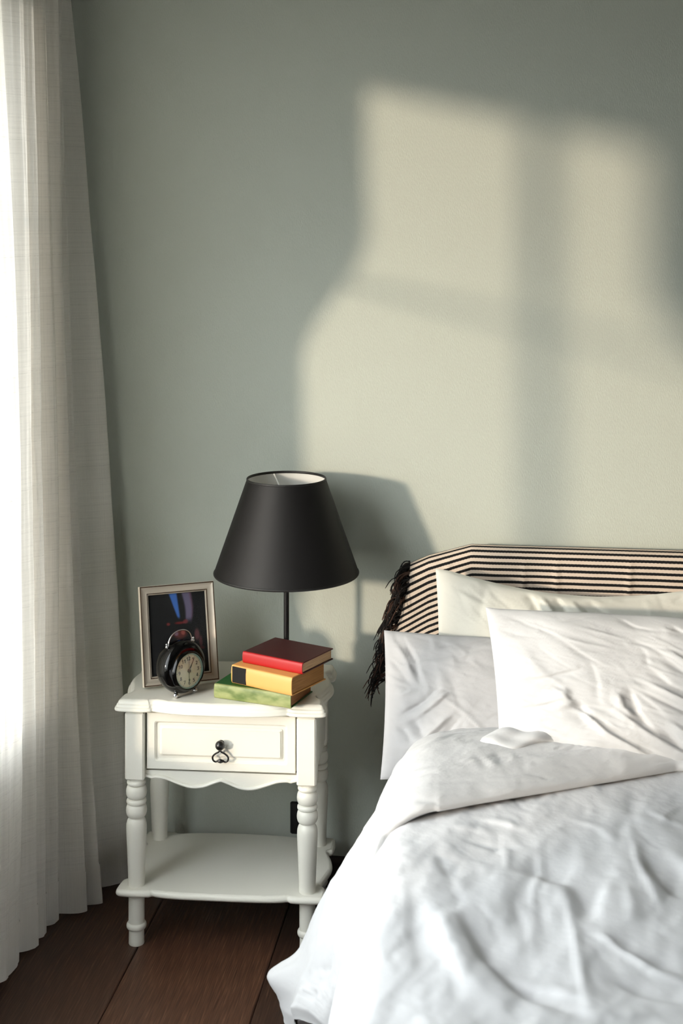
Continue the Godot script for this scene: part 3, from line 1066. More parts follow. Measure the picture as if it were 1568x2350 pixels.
# ------------------------------------------------------------------ throw over the headboard
func throw_blanket() -> void:
	var root := thing("throw_blanket", "black and natural striped woven throw with fringed ends draped over the headboard", "throw", Vector3(0.5, 0, 0.02))
	var hw := 0.83
	var cx := (BED_L + BED_R) / 2
	# ridge line of the headboard top
	var ridge := func(x: float) -> float:
		var d := x - (cx - hw)      # from the left end of the headboard
		var pr := [[-0.10, 0.765], [-0.02, 0.80], [0.03, 0.828], [0.10, 0.859], [0.205, 0.889], [0.26, 0.8885], [3.0, 0.886]]
		for k in pr.size() - 1:
			if d < pr[k + 1][0]:
				return lerpf(pr[k][1], pr[k + 1][1], clampf((d - pr[k][0]) / (pr[k + 1][0] - pr[k][0]), 0, 1))
		return 0.886
	var n := FastNoiseLite.new()
	n.seed = 3
	n.frequency = 5.0
	var back_drop := 0.20
	var front_drop := 0.20
	var rr := 0.034
	var over := PI * rr
	var total := back_drop + over + front_drop
	var x1 := 1.30
	var cloth := func(u: float, v: float) -> Vector3:
		# u along the headboard from the left end, v from the back hem over the top to the front hem
		var uu := u * u * 0.35 + u * 0.65
		var t := v * total
		var down := t - back_drop - over
		# the left end is cut back over the top and runs outwards again down the front
		var xe := lerpf(-0.318, -0.262, smoothstep(back_drop * 0.4, back_drop + over * 0.6, t))
		xe -= 0.42 * maxf(0.0, down) * (1.0 - 0.9 * maxf(0.0, down))
		xe = maxf(xe, -0.322)
		var x := lerpf(xe, x1, uu)
		var top: float = ridge.call(x)
		# the left end slips: its stripes slope down more and more
		var slip := 0.055 * pow(clampf((-0.10 - x) / 0.235, 0, 1), 1.3)
		var y: float
		var z: float
		if t < back_drop:
			y = top - rr - (back_drop - t)
			z = -rr
		elif t < back_drop + over:
			var a := (t - back_drop) / rr
			y = top - rr + rr * sin(a)
			z = -rr * cos(a)
		else:
			var d := t - back_drop - over
			y = top - rr - d * (1.0 + 0.05 * slip)
			z = rr + 0.02 * d
		var front := clampf((t - back_drop - over * 0.5) / 0.1, 0, 1)
		y -= slip * front * 0.5
		z += 0.004 * n.get_noise_2d(x * 1.3, y * 0.6) * front
		for c in [[-0.165, 0.006, 0.004], [0.02, 0.005, 0.003], [0.10, 0.008, 0.0035], [0.275, 0.006, 0.004]]:
			var e: float = (x - c[0] - 0.05 * (y - 0.85)) / c[1]
			z += front * c[2] * exp(-e * e)
		return Vector3(x - 0.5, y, z + 0.012 - 0.02)
	var s := Shape.new()
	s.grid(cloth, 240, 90, false, true, Vector2(40, 1.0))
	obj("cloth", s, M.striped_weave, root)
	# knotted fringe along the left end
	var rng := RandomNumberGenerator.new()
	rng.seed = 77
	for k in 40:
		var v := 0.02 + 0.96 * k / 39.0
		var p: Vector3 = cloth.call(0.0, v)
		var t := v * total
		var on_front := t > back_drop + over * 0.6
		var dark := Shape.new()
		var out := Vector3(-1, -0.15, 0.05)
		for q in 11:
			var len := rng.randf_range(0.055, 0.085)
			var dirn := (out + Vector3(rng.randf_range(-0.3, 0.5), rng.randf_range(-0.5, 0.4), rng.randf_range(-0.5, 0.7))).normalized()
			var a := p + Vector3(0, rng.randf_range(-0.004, 0.004), rng.randf_range(-0.003, 0.003))
			var reach := len * (0.35 if not on_front else 0.58)
			var b := a + dirn * reach
			var c := b + Vector3(rng.randf_range(-0.006, 0.012), -len * 0.32, rng.randf_range(-0.008, 0.014))
			var d := c + Vector3(rng.randf_range(-0.010, 0.010), -len * 0.16, rng.randf_range(-0.006, 0.010))
			var path := []
			for i in 7:
				var w := i / 6.0
				var ab := a.lerp(b, w)
				var bc := b.lerp(c, w)
				var cd := c.lerp(d, w)
				path.append(ab.lerp(bc, w).lerp(bc.lerp(cd, w), w))
			dark.tube(path, [0.0011, 0.0013, 0.0013, 0.0012, 0.0012, 0.0011, 0.0007], 5)
		obj("tassel", dark, M.tassel_brown if k % 4 == 2 else M.tassel_dark, root)


# ------------------------------------------------------------------ nightstand
func smooth_outline(keys: Array, per := 6) -> PackedVector2Array:
	# Catmull-Rom through a closed ring of points; a key with a third value 1 is a sharp corner
	var o := PackedVector2Array()
	var n := keys.size()
	for i in n:
		var p0: Vector2 = keys[(i - 1 + n) % n]
		var p1: Vector2 = keys[i]
		var p2: Vector2 = keys[(i + 1) % n]
		var p3: Vector2 = keys[(i + 2) % n]
		for k in per:
			o.append(p1.cubic_interpolate(p2, p0, p3, k / float(per)))
	return o


func ogee_outline(w: float, front: float, back: float, bow: float) -> PackedVector2Array:
	# serpentine table edge with eared corners: right half, then mirrored
	var half := [
		[0.0, front + bow], [0.07, front + bow * 0.93], [0.115, front + bow * 0.45], [0.145, front - 0.002], [0.158, front - 0.006], [0.166, front - 0.001], [0.195, front + 0.0015], [w - 0.018, front],
		[w - 0.005, front - 0.004], [w, front - 0.014], [w - 0.002, front - 0.045], [w - 0.006, front - 0.062], [w - 0.014, front - 0.070], [w - 0.015, front - 0.080],
		[w - 0.004, front - 0.125], [w + 0.002, front - 0.165], [w - 0.003, front - 0.205], [w - 0.014, front - 0.240], [w - 0.013, front - 0.250], [w - 0.004, front - 0.258], [w - 0.002, front - 0.290],
		[w - 0.006, back + 0.006], [w - 0.018, back], [0.19, back], [0.168, back + 0.001], [0.158, back + 0.006], [0.14, back + 0.004], [0.10, back - 0.002], [0.0, back - 0.006]]
	var keys := []
	for p in half:
		keys.append(Vector2(p[0], p[1]))
	for i in range(half.size() - 2, 0, -1):
		keys.append(Vector2(-half[i][0], half[i][1]))
	return smooth_outline(keys, 4)


func nightstand() -> void:
	var root := thing("nightstand", "cream white wooden nightstand with one drawer, turned legs and a lower shelf", "nightstand", Vector3(-0.6865, 0, 0.175), deg_to_rad(2.0))
	var paint: Material = M.furniture_paint
	# top with a stepped edge
	var s := Shape.new()
	s.crease = 0.6
	s.prism(ogee_outline(0.2490, 0.160, -0.165, 0.013), [Vector2(0.014, 0.5515), Vector2(0.003, 0.5515), Vector2(0.0006, 0.5535), Vector2(0, 0.5560), Vector2(0.0012, 0.5595), Vector2(0.0040, 0.5615), Vector2(0.0042, 0.5630), Vector2(0.0052, 0.5665), Vector2(0.0078, 0.5685), Vector2(0.0080, 0.5698), Vector2(0.0092, 0.5730), Vector2(0.0125, 0.5762), Vector2(0.0165, 0.5775)])
	obj("top", s, paint, root)
	# lower shelf, bullnose edge
	s = Shape.new()
	s.prism(ogee_outline(0.2455, 0.163, -0.166, 0.004), [Vector2(0.010, 0.1215), Vector2(0.004, 0.1225), Vector2(0.001, 0.1255), Vector2(0, 0.1290), Vector2(0.001, 0.1330), Vector2(0.0035, 0.1362), Vector2(0.0085, 0.1378)])
	obj("shelf", s, paint, root)
	# legs: square block, turned rings and balls, tapered column, foot with a collar
	var turned := [Vector2(0.0175, 0.0), Vector2(0.0182, 0.002), Vector2(0.0178, 0.032), Vector2(0.0186, 0.036)]
	for k in 7:
		var a := -PI / 2 + PI * k / 6.0
		turned.append(Vector2(0.0190 + 0.0045 * cos(a), 0.0435 + 0.0075 * sin(a)))
	turned.append_array([Vector2(0.0186, 0.0520), Vector2(0.0189, 0.123), Vector2(0.0193, 0.150), Vector2(0.0210, 0.200), Vector2(0.0234, 0.252), Vector2(0.0240, 0.270), Vector2(0.0236, 0.281), Vector2(0.0215, 0.2895), Vector2(0.0180, 0.2950)])
	for ball in [[0.3135, 0.0172, 0.0176, 0.0069], [0.3345, 0.0076, 0.0180, 0.0056], [0.3570, 0.0168, 0.0176, 0.0069], [0.3785, 0.0064, 0.0178, 0.0046]]:
		for k in 9:
			var a := -PI / 2 + PI * k / 8.0
			turned.append(Vector2(ball[2] + ball[3] * cos(a), ball[0] + ball[1] * 0.90 * sin(a)))
	turned.append(Vector2(0.0185, 0.3865))
	turned.append(Vector2(0.0185, 0.392))
	for sx in [-1, 1]:
		for sz in [[1, 0.1275], [-1, -0.1245]]:
			var leg := Shape.new()
			var at := Vector3(0.2015 * sx, 0, sz[1])
			leg.lathe(turned, 36, Transform3D(Basis(), at))
			leg.box(Vector3(0.0455, 0.1595, 0.0455), at + Vector3(0, 0.46825, 0), 0.004)
			obj("leg", leg, paint, root)
	# case: sides, back, front rails
	for sx in [-1, 1]:
		s = Shape.new()
		s.box(Vector3(0.014, 0.140, 0.205), Vector3(0.214 * sx, 0.4785, 0.0), 0.001)
		obj("side_panel", s, paint, root)
	s = Shape.new()
	s.box(Vector3(0.36, 0.140, 0.012), Vector3(0, 0.4785, -0.135), 0.001)
	obj("back_panel", s, paint, root)
	s = Shape.new()
	s.box(Vector3(0.362, 0.012, 0.25), Vector3(0, 0.5425, -0.005), 0.001)
	s.box(Vector3(0.362, 0.010, 0.22), Vector3(0, 0.4045, -0.010), 0.001)
	obj("rail", s, M.gap_shadow, root, "dark gap around the drawer front")
	# scalloped apron with a beaded lower edge
	var low := []
	var prof := [[-0.181, 0.3985], [-0.178, 0.3935], [-0.168, 0.3905], [-0.163, 0.3890], [-0.157, 0.3908], [-0.148, 0.3908], [-0.130, 0.3880], [-0.105, 0.3790], [-0.080, 0.3715], [-0.060, 0.3698], [-0.040, 0.3730], [-0.020, 0.3805], [-0.006, 0.3855], [0.0, 0.3868]]
	for p in prof:
		low.append(Vector2(p[0], p[1]))
	for i in range(prof.size() - 2, -1, -1):
		low.append(Vector2(-prof[i][0], prof[i][1]))
	var curve := []
	for i in low.size() - 1:
		var p0: Vector2 = low[maxi(i - 1, 0)]
		var p3: Vector2 = low[mini(i + 2, low.size() - 1)]
		for k in 4:
			curve.append(low[i].cubic_interpolate(low[i + 1], p0, p3, k / 4.0))
	curve.append(low[-1])
	s = Shape.new()
	s.crease = 0.6
	var steps := [[0.0, 0.118], [0.0, 0.1340], [0.0012, 0.1368], [0.0036, 0.1378], [0.0062, 0.1368], [0.0072, 0.1340], [0.0080, 0.1312], [0.0092, 0.1318]]   # (up from the lower edge, z)
	for k in steps.size() - 1:
		for i in curve.size() - 1:
			var a: Vector2 = curve[i]
			var b: Vector2 = curve[i + 1]
			s.quad(Vector3(a.x, a.y + steps[k][0], steps[k][1]), Vector3(a.x, a.y + steps[k + 1][0], steps[k + 1][1]), Vector3(b.x, b.y + steps[k + 1][0], steps[k + 1][1]), Vector3(b.x, b.y + steps[k][0], steps[k][1]))
	for i in curve.size() - 1:
		var a: Vector2 = curve[i]
		var b: Vector2 = curve[i + 1]
		s.quad(Vector3(a.x, a.y + 0.009, 0.1318), Vector3(a.x, 0.4085, 0.1318), Vector3(b.x, 0.4085, 0.1318), Vector3(b.x, b.y + 0.009, 0.1318))
		s.quad(Vector3(b.x, b.y, 0.118), Vector3(b.x, 0.4085, 0.118), Vector3(a.x, 0.4085, 0.118), Vector3(a.x, a.y, 0.118))
		s.quad(Vector3(a.x, 0.4085, 0.1318), Vector3(a.x, 0.4085, 0.118), Vector3(b.x, 0.4085, 0.118), Vector3(b.x, 0.4085, 0.1318))
	for i in range(0, s.soup.size(), 3):      # the quads above were written clockwise
		var t := s.soup[i]
		s.soup[i] = s.soup[i + 1]
		s.soup[i + 1] = t
	obj("apron", s, paint, root)
	# drawer front with a raised field
	var dr := Shape.new()
	dr.crease = 0.5
	var hw := 0.1748
	var y0 := 0.4140
	var y1 := 0.5450
	var loops := []
	for st in [[0.0, 0.118], [0.0, 0.1372], [0.0012, 0.1385], [0.0185, 0.1385], [0.0188, 0.1374], [0.0204, 0.1371], [0.0226, 0.1335], [0.0240, 0.1324], [0.0302, 0.1324], [0.0304, 0.1340], [0.0312, 0.1344], [0.0352, 0.1376], [0.0356, 0.1386]]:
		var i: float = st[0]
		var l := PackedVector3Array()
		var rad := clampf((0.022 - absf(i - 0.022)) * 0.35, 0.0004, 0.006)
		for c in [[1, 1, 0.0], [-1, 1, PI / 2], [-1, -1, PI], [1, -1, 3 * PI / 2]]:
			var cc := Vector2((hw - i - rad) * c[0], (y1 - y0) / 2 * c[1] - (i + rad) * c[1])
			for k in 4:
				var a: float = c[2] + PI / 2 * k / 3.0
				l.append(Vector3(cc.x + rad * cos(a), (y0 + y1) / 2 + cc.y + rad * sin(a), st[1]))
		loops.append(l)
	dr.rings(loops)
	var drawer := obj("drawer", dr, paint, root)
	# pull: ball on a rose, with a hanging heart-shaped bail
	var h := Shape.new()
	var kx := 0.001
	var ky := 0.4795
	var out := Basis(Vector3(1, 0, 0), -PI / 2) * Basis(Vector3.UP, 0)
	out = Basis(Vector3(1, 0, 0), PI / 2)
	h.lathe([Vector2(0.0075, 0), Vector2(0.0075, 0.001), Vector2(0.005, 0.003), Vector2(0.0042, 0.006), Vector2(0.0050, 0.008)], 24, Transform3D(out, Vector3(kx, ky, 0.138)))
	h.ball(Vector3(kx, ky, 0.1545), 0.0112)
	var left := [Vector3(0, -0.0100, 0.153), Vector3(-0.003, -0.0155, 0.152), Vector3(-0.0105, -0.0205, 0.150), Vector3(-0.0168, -0.0265, 0.1485), Vector3(-0.0185, -0.0325, 0.1475), Vector3(-0.0165, -0.0380, 0.147), Vector3(-0.0120, -0.0405, 0.147), Vector3(-0.0075, -0.0395, 0.147), Vector3(0, -0.0385, 0.147)]
	var ring := []
	for i in left.size() - 1:
		var p0: Vector3 = left[maxi(i - 1, 0)]
		var p3: Vector3 = left[mini(i + 2, left.size() - 1)]
		for k in 4:
			ring.append(left[i].cubic_interpolate(left[i + 1], p0, p3, k / 4.0) + Vector3(kx, ky, 0))
	ring.append(left[-1] + Vector3(kx, ky, 0))
	var other := []
	for p in ring:
		other.append(Vector3(2 * kx - p.x, p.y, p.z))
	h.tube(ring, 0.0021, 10)
	h.tube(other, 0.0021, 10)
	h.lathe([Vector2(0.0018, -0.009), Vector2(0.0030, -0.006), Vector2(0.0052, 0), Vector2(0.0030, 0.006), Vector2(0.0018, 0.009)], 16, Transform3D(Basis(Vector3(0, 0, 1), PI / 2), Vector3(kx, ky - 0.0388, 0.147)))
	obj("handle", h, M.black_iron, drawer, "black drop handle")


# ------------------------------------------------------------------ curtains
func curtain_sheet(rows: Array, y_top: float, y_hem: float, seedv: float, nu := 300, nv := 90) -> Shape:
	# rows: fold turning points as [z_top, x_top, z_mid, x_mid, z_hem, x_hem]
	var n := rows.size()
	var gather := absf(rows[-1][0] - rows[-1][2]) > 0.1 or absf(rows[0][0] - rows[0][2]) > 0.1
	var nz := FastNoiseLite.new()
	nz.seed = int(seedv)
	nz.frequency = 1.6
	var f := func(u: float, v: float) -> Vector3:
		var k := u * (n - 1)
		var i := mini(int(k), n - 2)
		var w := k - i
		var ss := w * w * (3 - 2 * w)
		var q := []
		for c in 6:
			q.append(rows[i][c])
		var p := []
		for c in 3:
			# z runs smoothly, x eases at the turning points so that folds are round
			var z := lerpf(rows[i][c * 2], rows[i + 1][c * 2], w)
			var x := lerpf(rows[i][c * 2 + 1], rows[i + 1][c * 2 + 1], ss)
			p.append(Vector2(z, x))
		var y := lerpf(y_hem, y_top, v)
		# quadratic through hem (0), 1.2 m and 2.25 m
		var h := y
		var l0 := (h - 1.2) * (h - 2.25) / (1.2 * 2.25)
		var l1 := h * (h - 2.25) / (1.2 * (1.2 - 2.25))
		var l2 := h * (h - 1.2) / (2.25 * (2.25 - 1.2))
		var r: Vector2 = p[2] * l0 + p[1] * l1 + p[0] * l2
		if gather:
			# the free edge swings clear of the window below head height
			r.x = lerpf(p[2].x, lerpf(p[1].x, p[0].x, smoothstep(1.45, 1.85, y)), smoothstep(0.0, 1.2, y))
		var wob := 0.009 * nz.get_noise_2d(u * 9.0, y * 0.35) + 0.003 * nz.get_noise_2d(u * 30.0, y * 0.6 + 40.0)
		return Vector3(r.y + wob, y + (0.004 * sin(u * 60.0) if v < 0.001 else 0.0), r.x)
	var s := Shape.new()
	s.grid(f, nu, nv, false, true, Vector2(11.0, 9.0))
	return s


func curtains() -> void:
	var ridge := [
		[-0.040, -1.160, -0.040, -1.085, -0.035, -1.000],
		[0.020, -1.138, 0.020, -1.044, 0.010, -0.982],
		[0.085, -1.165, 0.085, -1.125, 0.090, -1.060],
		[0.125, -1.122, 0.125, -1.092, 0.145, -1.018],
		[0.155, -1.160, 0.155, -1.135, 0.165, -1.075],
		[0.180, -1.122, 0.185, -1.090, 0.190, -1.038],
		[0.205, -1.150, 0.205, -1.130, 0.215, -1.110],
		[0.240, -1.132, 0.240, -1.103, 0.250, -1.094],
		[0.275, -1.160, 0.275, -1.140, 0.285, -1.130],
		[0.305, -1.138, 0.305, -1.118, 0.315, -1.107],
		[0.335, -1.158, 0.335, -1.138, 0.340, -1.125],
		[0.360, -1.148, 0.360, -1.124, 0.365, -1.107],
		[0.410, -1.180, 0.405, -1.142, 0.410, -1.142],
		[0.460, -1.165, 0.455, -1.114, 0.455, -1.121],
		[0.530, -1.176, 0.520, -1.122, 0.515, -1.128],
		[0.620, -1.168, 0.570, -1.126, 0.560, -1.130],
		[0.680, -1.190, 0.590, -1.150, 0.580, -1.160],
		[0.740, -1.150, 0.605, -1.125, 0.600, -1.120],
		[0.800, -1.190, 0.620, -1.165, 0.610, -1.160],
		[0.855, -1.150, 0.640, -1.130, 0.625, -1.125]]
	var s := curtain_sheet(ridge, 2.45, 0.012, 3)
	var c := obj("curtain", s, M.curtain_linen)
	tag(c, "white linen curtain hanging in long folds beside the nightstand", "curtain", "linen curtains on the rod")
	# hem: the doubled cloth at the bottom, a little proud of the sheet
	var hem := curtain_sheet(ridge.map(func(q): return [q[0], q[1] + 0.0022, q[2], q[3] + 0.0022, q[4], q[5] + 0.0022]), 0.105, 0.010, 3, 300, 6)
	obj("hem", hem, M.curtain_linen, c)
	var far := []
	for k in 15:
		var t := k / 14.0
		var xr := -1.125 if k % 2 == 0 else -1.185
		far.append([lerpf(1.66, 2.75, t), xr, lerpf(2.30, 2.75, t), xr, lerpf(2.35, 2.75, t), xr])
	var o := obj("curtain", curtain_sheet(far, 2.45, 0.012, 9, 160, 40), M.curtain_linen)
	tag(o, "white linen curtain at the other end of the window, nearer the foot of the bed", "curtain", "linen curtains on the rod")
	var rod := thing("curtain_rod", "dark metal curtain rod above the window", "curtain rod", Vector3(-1.15, 2.47, 1.35))
	var r := Shape.new()
	r.tube([Vector3(0, 0, -1.36), Vector3(0, 0, 1.5)], 0.012, 16)
	obj("pole", r, M.lamp_metal, rod)
	for z in [-1.2, 0.0, 1.4]:
		r = Shape.new()
		r.box(Vector3(0.07, 0.016, 0.016), Vector3(-0.035, 0, z), 0.002)
		obj("bracket", r, M.lamp_metal, rod)


# ------------------------------------------------------------------ table lamp
func lamp() -> void:
	var root := thing("table_lamp", "table lamp with a tapered black shade on a thin black pole behind the books", "lamp", Vector3(-0.556, 0.5775, 0.135))
	var s := Shape.new()
	s.lathe([Vector2(0.043, 0), Vector2(0.045, 0.002), Vector2(0.045, 0.010), Vector2(0.041, 0.013), Vector2(0.010, 0.016), Vector2(0.009, 0.022)], 48)
	obj("base", s, M.lamp_metal, root)
	s = Shape.new()
	s.lathe([Vector2(0.0066, 0.015), Vector2(0.0066, 0.330)], 20)
	obj("pole", s, M.lamp_metal, root)
	# shade: outer card, white lining, rolled trims; from y0 up to y1
	var y0 := 0.259
	var y1 := 0.486
	var r0 := 0.1765
	var r1 := 0.0965
	s = Shape.new()
	var outer := func(u: float, v: float) -> Vector3:
		var a := u * TAU
		var r := lerpf(r0, r1, v)
		return Vector3(r * cos(a), lerpf(y0, y1, v), -r * sin(a))
	s.grid(outer, 96, 12, true, false)
	var shade := obj("shade", s, M.shade_card, root)
	s = Shape.new()
	var inner := func(u: float, v: float) -> Vector3:
		var a := u * TAU
		var r := lerpf(r0, r1, v) - 0.0016
		return Vector3(r * cos(a), lerpf(y0, y1, v), -r * sin(a))
	s.grid(inner, 96, 12, true, true)
	obj("lining", s, M.shade_lining, shade, "white lining of the shade")
	s = Shape.new()
	for e in [[r0, y0], [r1, y1]]:
		var ring := []
		for k in 11:
			var a := TAU * k / 10.0
			ring.append(Vector2(e[0] - 0.0008 + 0.0020 * cos(a), e[1] + 0.0032 * sin(a)))
		s.lathe(ring, 96, Transform3D(), false)
	obj("trim", s, M.shade_trim, shade)
	# fitting: three white arms from the shade to the socket, a bulb in the socket
	s = Shape.new()
	var hub := 0.441
	for k in 3:
		var a := deg_to_rad(118.0) + TAU * k / 3.0
		var d := Vector3(cos(a), 0, -sin(a))
		s.tube([d * 0.016 + Vector3(0, hub, 0), d * 0.055 + Vector3(0, hub + 0.020, 0), d * (r1 - 0.002) + Vector3(0, y1 - 0.004, 0)], 0.0019, 8)
	s.lathe([Vector2(0.016, hub - 0.004), Vector2(0.021, hub - 0.003), Vector2(0.021, hub + 0.003), Vector2(0.016, hub + 0.004), Vector2(0.016, hub - 0.004)], 28, Transform3D(), false)
	obj("shade_fitting", s, M.white_plastic, root)
	s = Shape.new()
	s.lathe([Vector2(0.010, 0.325), Vector2(0.018, 0.332), Vector2(0.019, 0.372), Vector2(0.016, 0.376)], 24)
	obj("socket", s, M.black_plastic, root)
	s = Shape.new()
	s.lathe([Vector2(0.013, 0.374), Vector2(0.014, 0.386), Vector2(0.024, 0.405), Vector2(0.029, 0.422), Vector2(0.027, 0.438), Vector2(0.018, 0.451), Vector2(0.006, 0.456), Vector2(0.00001, 0.4565)], 28)
	obj("bulb", s, M.bulb_glass, root)
	s = Shape.new()
	s.tube([Vector3(0.03, 0.006, -0.045), Vector3(0.035, 0.006, -0.125), Vector3(0.036, -0.004, -0.168), Vector3(0.033, -0.10, -0.172), Vector3(0.030, -0.25, -0.172), Vector3(0.028, -0.375, -0.168), Vector3(0.028, -0.405, -0.165)], 0.0026, 8)
	obj("cord", s, M.black_plastic, root)


# ------------------------------------------------------------------ books
func book(label: String, corner: Vector3, yaw: float, spine: float, depth: float, thick: float, cover: Material, spine_mat: Material, pages: Material, inset: float) -> Node3D:
	# corner: bottom front right corner; local -x runs along the spine, -z to the fore edge, spine faces +z
	var root := thing("book", label, "book", corner, yaw, "books stacked on the nightstand")
	var board := 0.0028
	var sq := 0.003
	for k in 2:
		var s := Shape.new()
		s.box(Vector3(spine, board, depth - 0.004), Vector3(-spine / 2, board / 2 if k == 0 else thick - board / 2, -depth / 2 - 0.002), 0.0011)
		obj("cover", s, cover, root)
	# spine: slightly rounded shell
	var prof := PackedVector2Array()
	var seg := 14
	for i in seg + 1:
		var a := PI * i / seg - PI / 2
		prof.append(Vector2(-0.006 + (0.006 + inset) * pow(cos(a), 0.45), thick / 2 + thick / 2 * signf(sin(a)) * pow(absf(sin(a)), 0.75)))
	for i in range(seg, -1, -1):
		var a := PI * i / seg - PI / 2
		prof.append(Vector2(-0.009 + (0.006 + inset) * pow(cos(a), 0.45), thick / 2 + (thick / 2 - 0.0022) * signf(sin(a)) * pow(absf(sin(a)), 0.75)))
	var s2 := Shape.new()
	var first := PackedVector2Array()
	for p in prof:
		first.append(Vector2(p.x, p.y))
	# prism axis (local y) becomes -x of the book; prism x -> z, prism z -> y
	s2.prism(first, [Vector2(0.0004, 0.0), Vector2(0, 0.0006), Vector2(0, spine - 0.0006), Vector2(0.0004, spine)], Transform3D(Basis(Vector3(0, 0, 1), Vector3(-1, 0, 0), Vector3(0, 1, 0)), Vector3.ZERO))
	obj("spine", s2, spine_mat, root)
	# page block
	s2 = Shape.new()
	s2.box(Vector3(spine - 2 * sq, thick - 2 * board - 0.0002, depth - sq - 0.006), Vector3(-spine / 2, thick / 2, -(depth - sq) / 2 - 0.001), 0.0006)
	obj("pages", s2, pages, root)
	return root


func books() -> void:
	var top := 0.5776
	book("green book with a faded pale spine, bottom of the stack", Vector3(-0.511, top, 0.348), deg_to_rad(-15.5), 0.197, 0.125, 0.0335, M.green_cloth, M.faded_green_cloth, M.pages_brown, 0.002)
	var y := book("thick yellow book with a black label on its spine, middle of the stack", Vector3(-0.506, top + 0.0337, 0.362), deg_to_rad(-26.0), 0.172, 0.140, 0.0430, M.yellow_cloth, M.yellow_cloth, M.pages_tan, 0.003)
	var s := Shape.new()
	s.box(Vector3(0.040, 0.0375, 0.0016), Vector3(-0.172 + 0.0230, 0.0220, 0.0026), 0.0007)
	obj("spine_label", s, M.book_label, y, "worn black label on the spine")
	book("thin red book with a dark red cover, top of the stack", Vector3(-0.486, top + 0.0769, 0.341), deg_to_rad(-25.0), 0.168, 0.134, 0.0265, M.dark_red_cloth, M.red_cloth, M.pages_cream, 0.001)


# ------------------------------------------------------------------ photo frame
func photo_frame() -> void:
	var root := thing("photo_frame", "silver and bronze picture frame with a dark photograph, leaning behind the alarm clock", "photo frame", Vector3(-0.800, 0.5778, 0.216), deg_to_rad(26.0))
	var w := 0.184
	var h := 0.232
	var tilt := Transform3D(Basis(Vector3(1, 0, 0), deg_to_rad(-15.0)), Vector3(0, 0.004, 0))
	var body := Node3D.new()
	# moulding: rectangular loops from the outer back edge to the inner lip, (inset, z)
	var loop := func(i: float, z: float) -> PackedVector3Array:
		return PackedVector3Array([tilt * Vector3(-w / 2 + i, i, z), tilt * Vector3(w / 2 - i, i, z), tilt * Vector3(w / 2 - i, h - i, z), tilt * Vector3(-w / 2 + i, h - i, z)])
	body.free()
	for part in [["edge", M.frame_edge, [[0.0, 0.0], [0.0, 0.015], [0.0008, 0.0165]]], ["outer_line", M.frame_bronze, [[0.0008, 0.0165], [0.0016, 0.0172], [0.0032, 0.0172]]], ["moulding", M.frame_silver, [[0.0032, 0.0172], [0.0050, 0.0160], [0.0090, 0.0132], [0.0130, 0.0118], [0.0165, 0.0120], [0.0175, 0.0128]]], ["inner_line", M.frame_bronze, [[0.0175, 0.0128], [0.0185, 0.0130], [0.0195, 0.0118]]], ["inner_lip", M.frame_silver, [[0.0195, 0.0118], [0.0203, 0.0122], [0.0215, 0.0112], [0.0222, 0.0060]]]]:
		var s := Shape.new()
		var ls := []
		for q in part[2]:
			ls.append(loop.call(q[0], q[1]))
		for k in ls.size() - 1:
			for i in 4:
				var j := (i + 1) % 4
				s.quad(ls[k][i], ls[k][j], ls[k + 1][j], ls[k + 1][i])
		obj(part[0], s, part[1], root)
	var s := Shape.new()
	var l: PackedVector3Array = loop.call(0.0015, 0.001)
	var l2: PackedVector3Array = loop.call(0.0015, 0.0045)
	s.rings([l, l2])
	obj("backing", s, M.frame_back, root)
	# print and its glass
	var q := QuadMesh.new()
	q.size = Vector2(w - 0.043, h - 0.043)
	var o := obj("photograph", q, M.photo_print, root)
	o.transform = tilt * Transform3D(Basis(), Vector3(0, h / 2, 0.0052))
	o = obj("glass", q, M.frame_glass, root)
	o.transform = tilt * Transform3D(Basis(), Vector3(0, h / 2, 0.0066))
	# easel leg
	s = Shape.new()
	var foot := Vector3(-0.012, 0.001, -0.098)
	var head: Vector3 = tilt * Vector3(-0.012, 0.16, -0.001)
	var side := Vector3(0.024, 0, 0)
	var th := Vector3(0, 0, -0.003)
	s.rings([PackedVector3Array([foot - side, foot + side, foot + side + th, foot - side + th]), PackedVector3Array([head - side * 0.6, head + side * 0.6, head + side * 0.6 + th, head - side * 0.6 + th])])
	obj("easel_leg", s, M.frame_back, root)


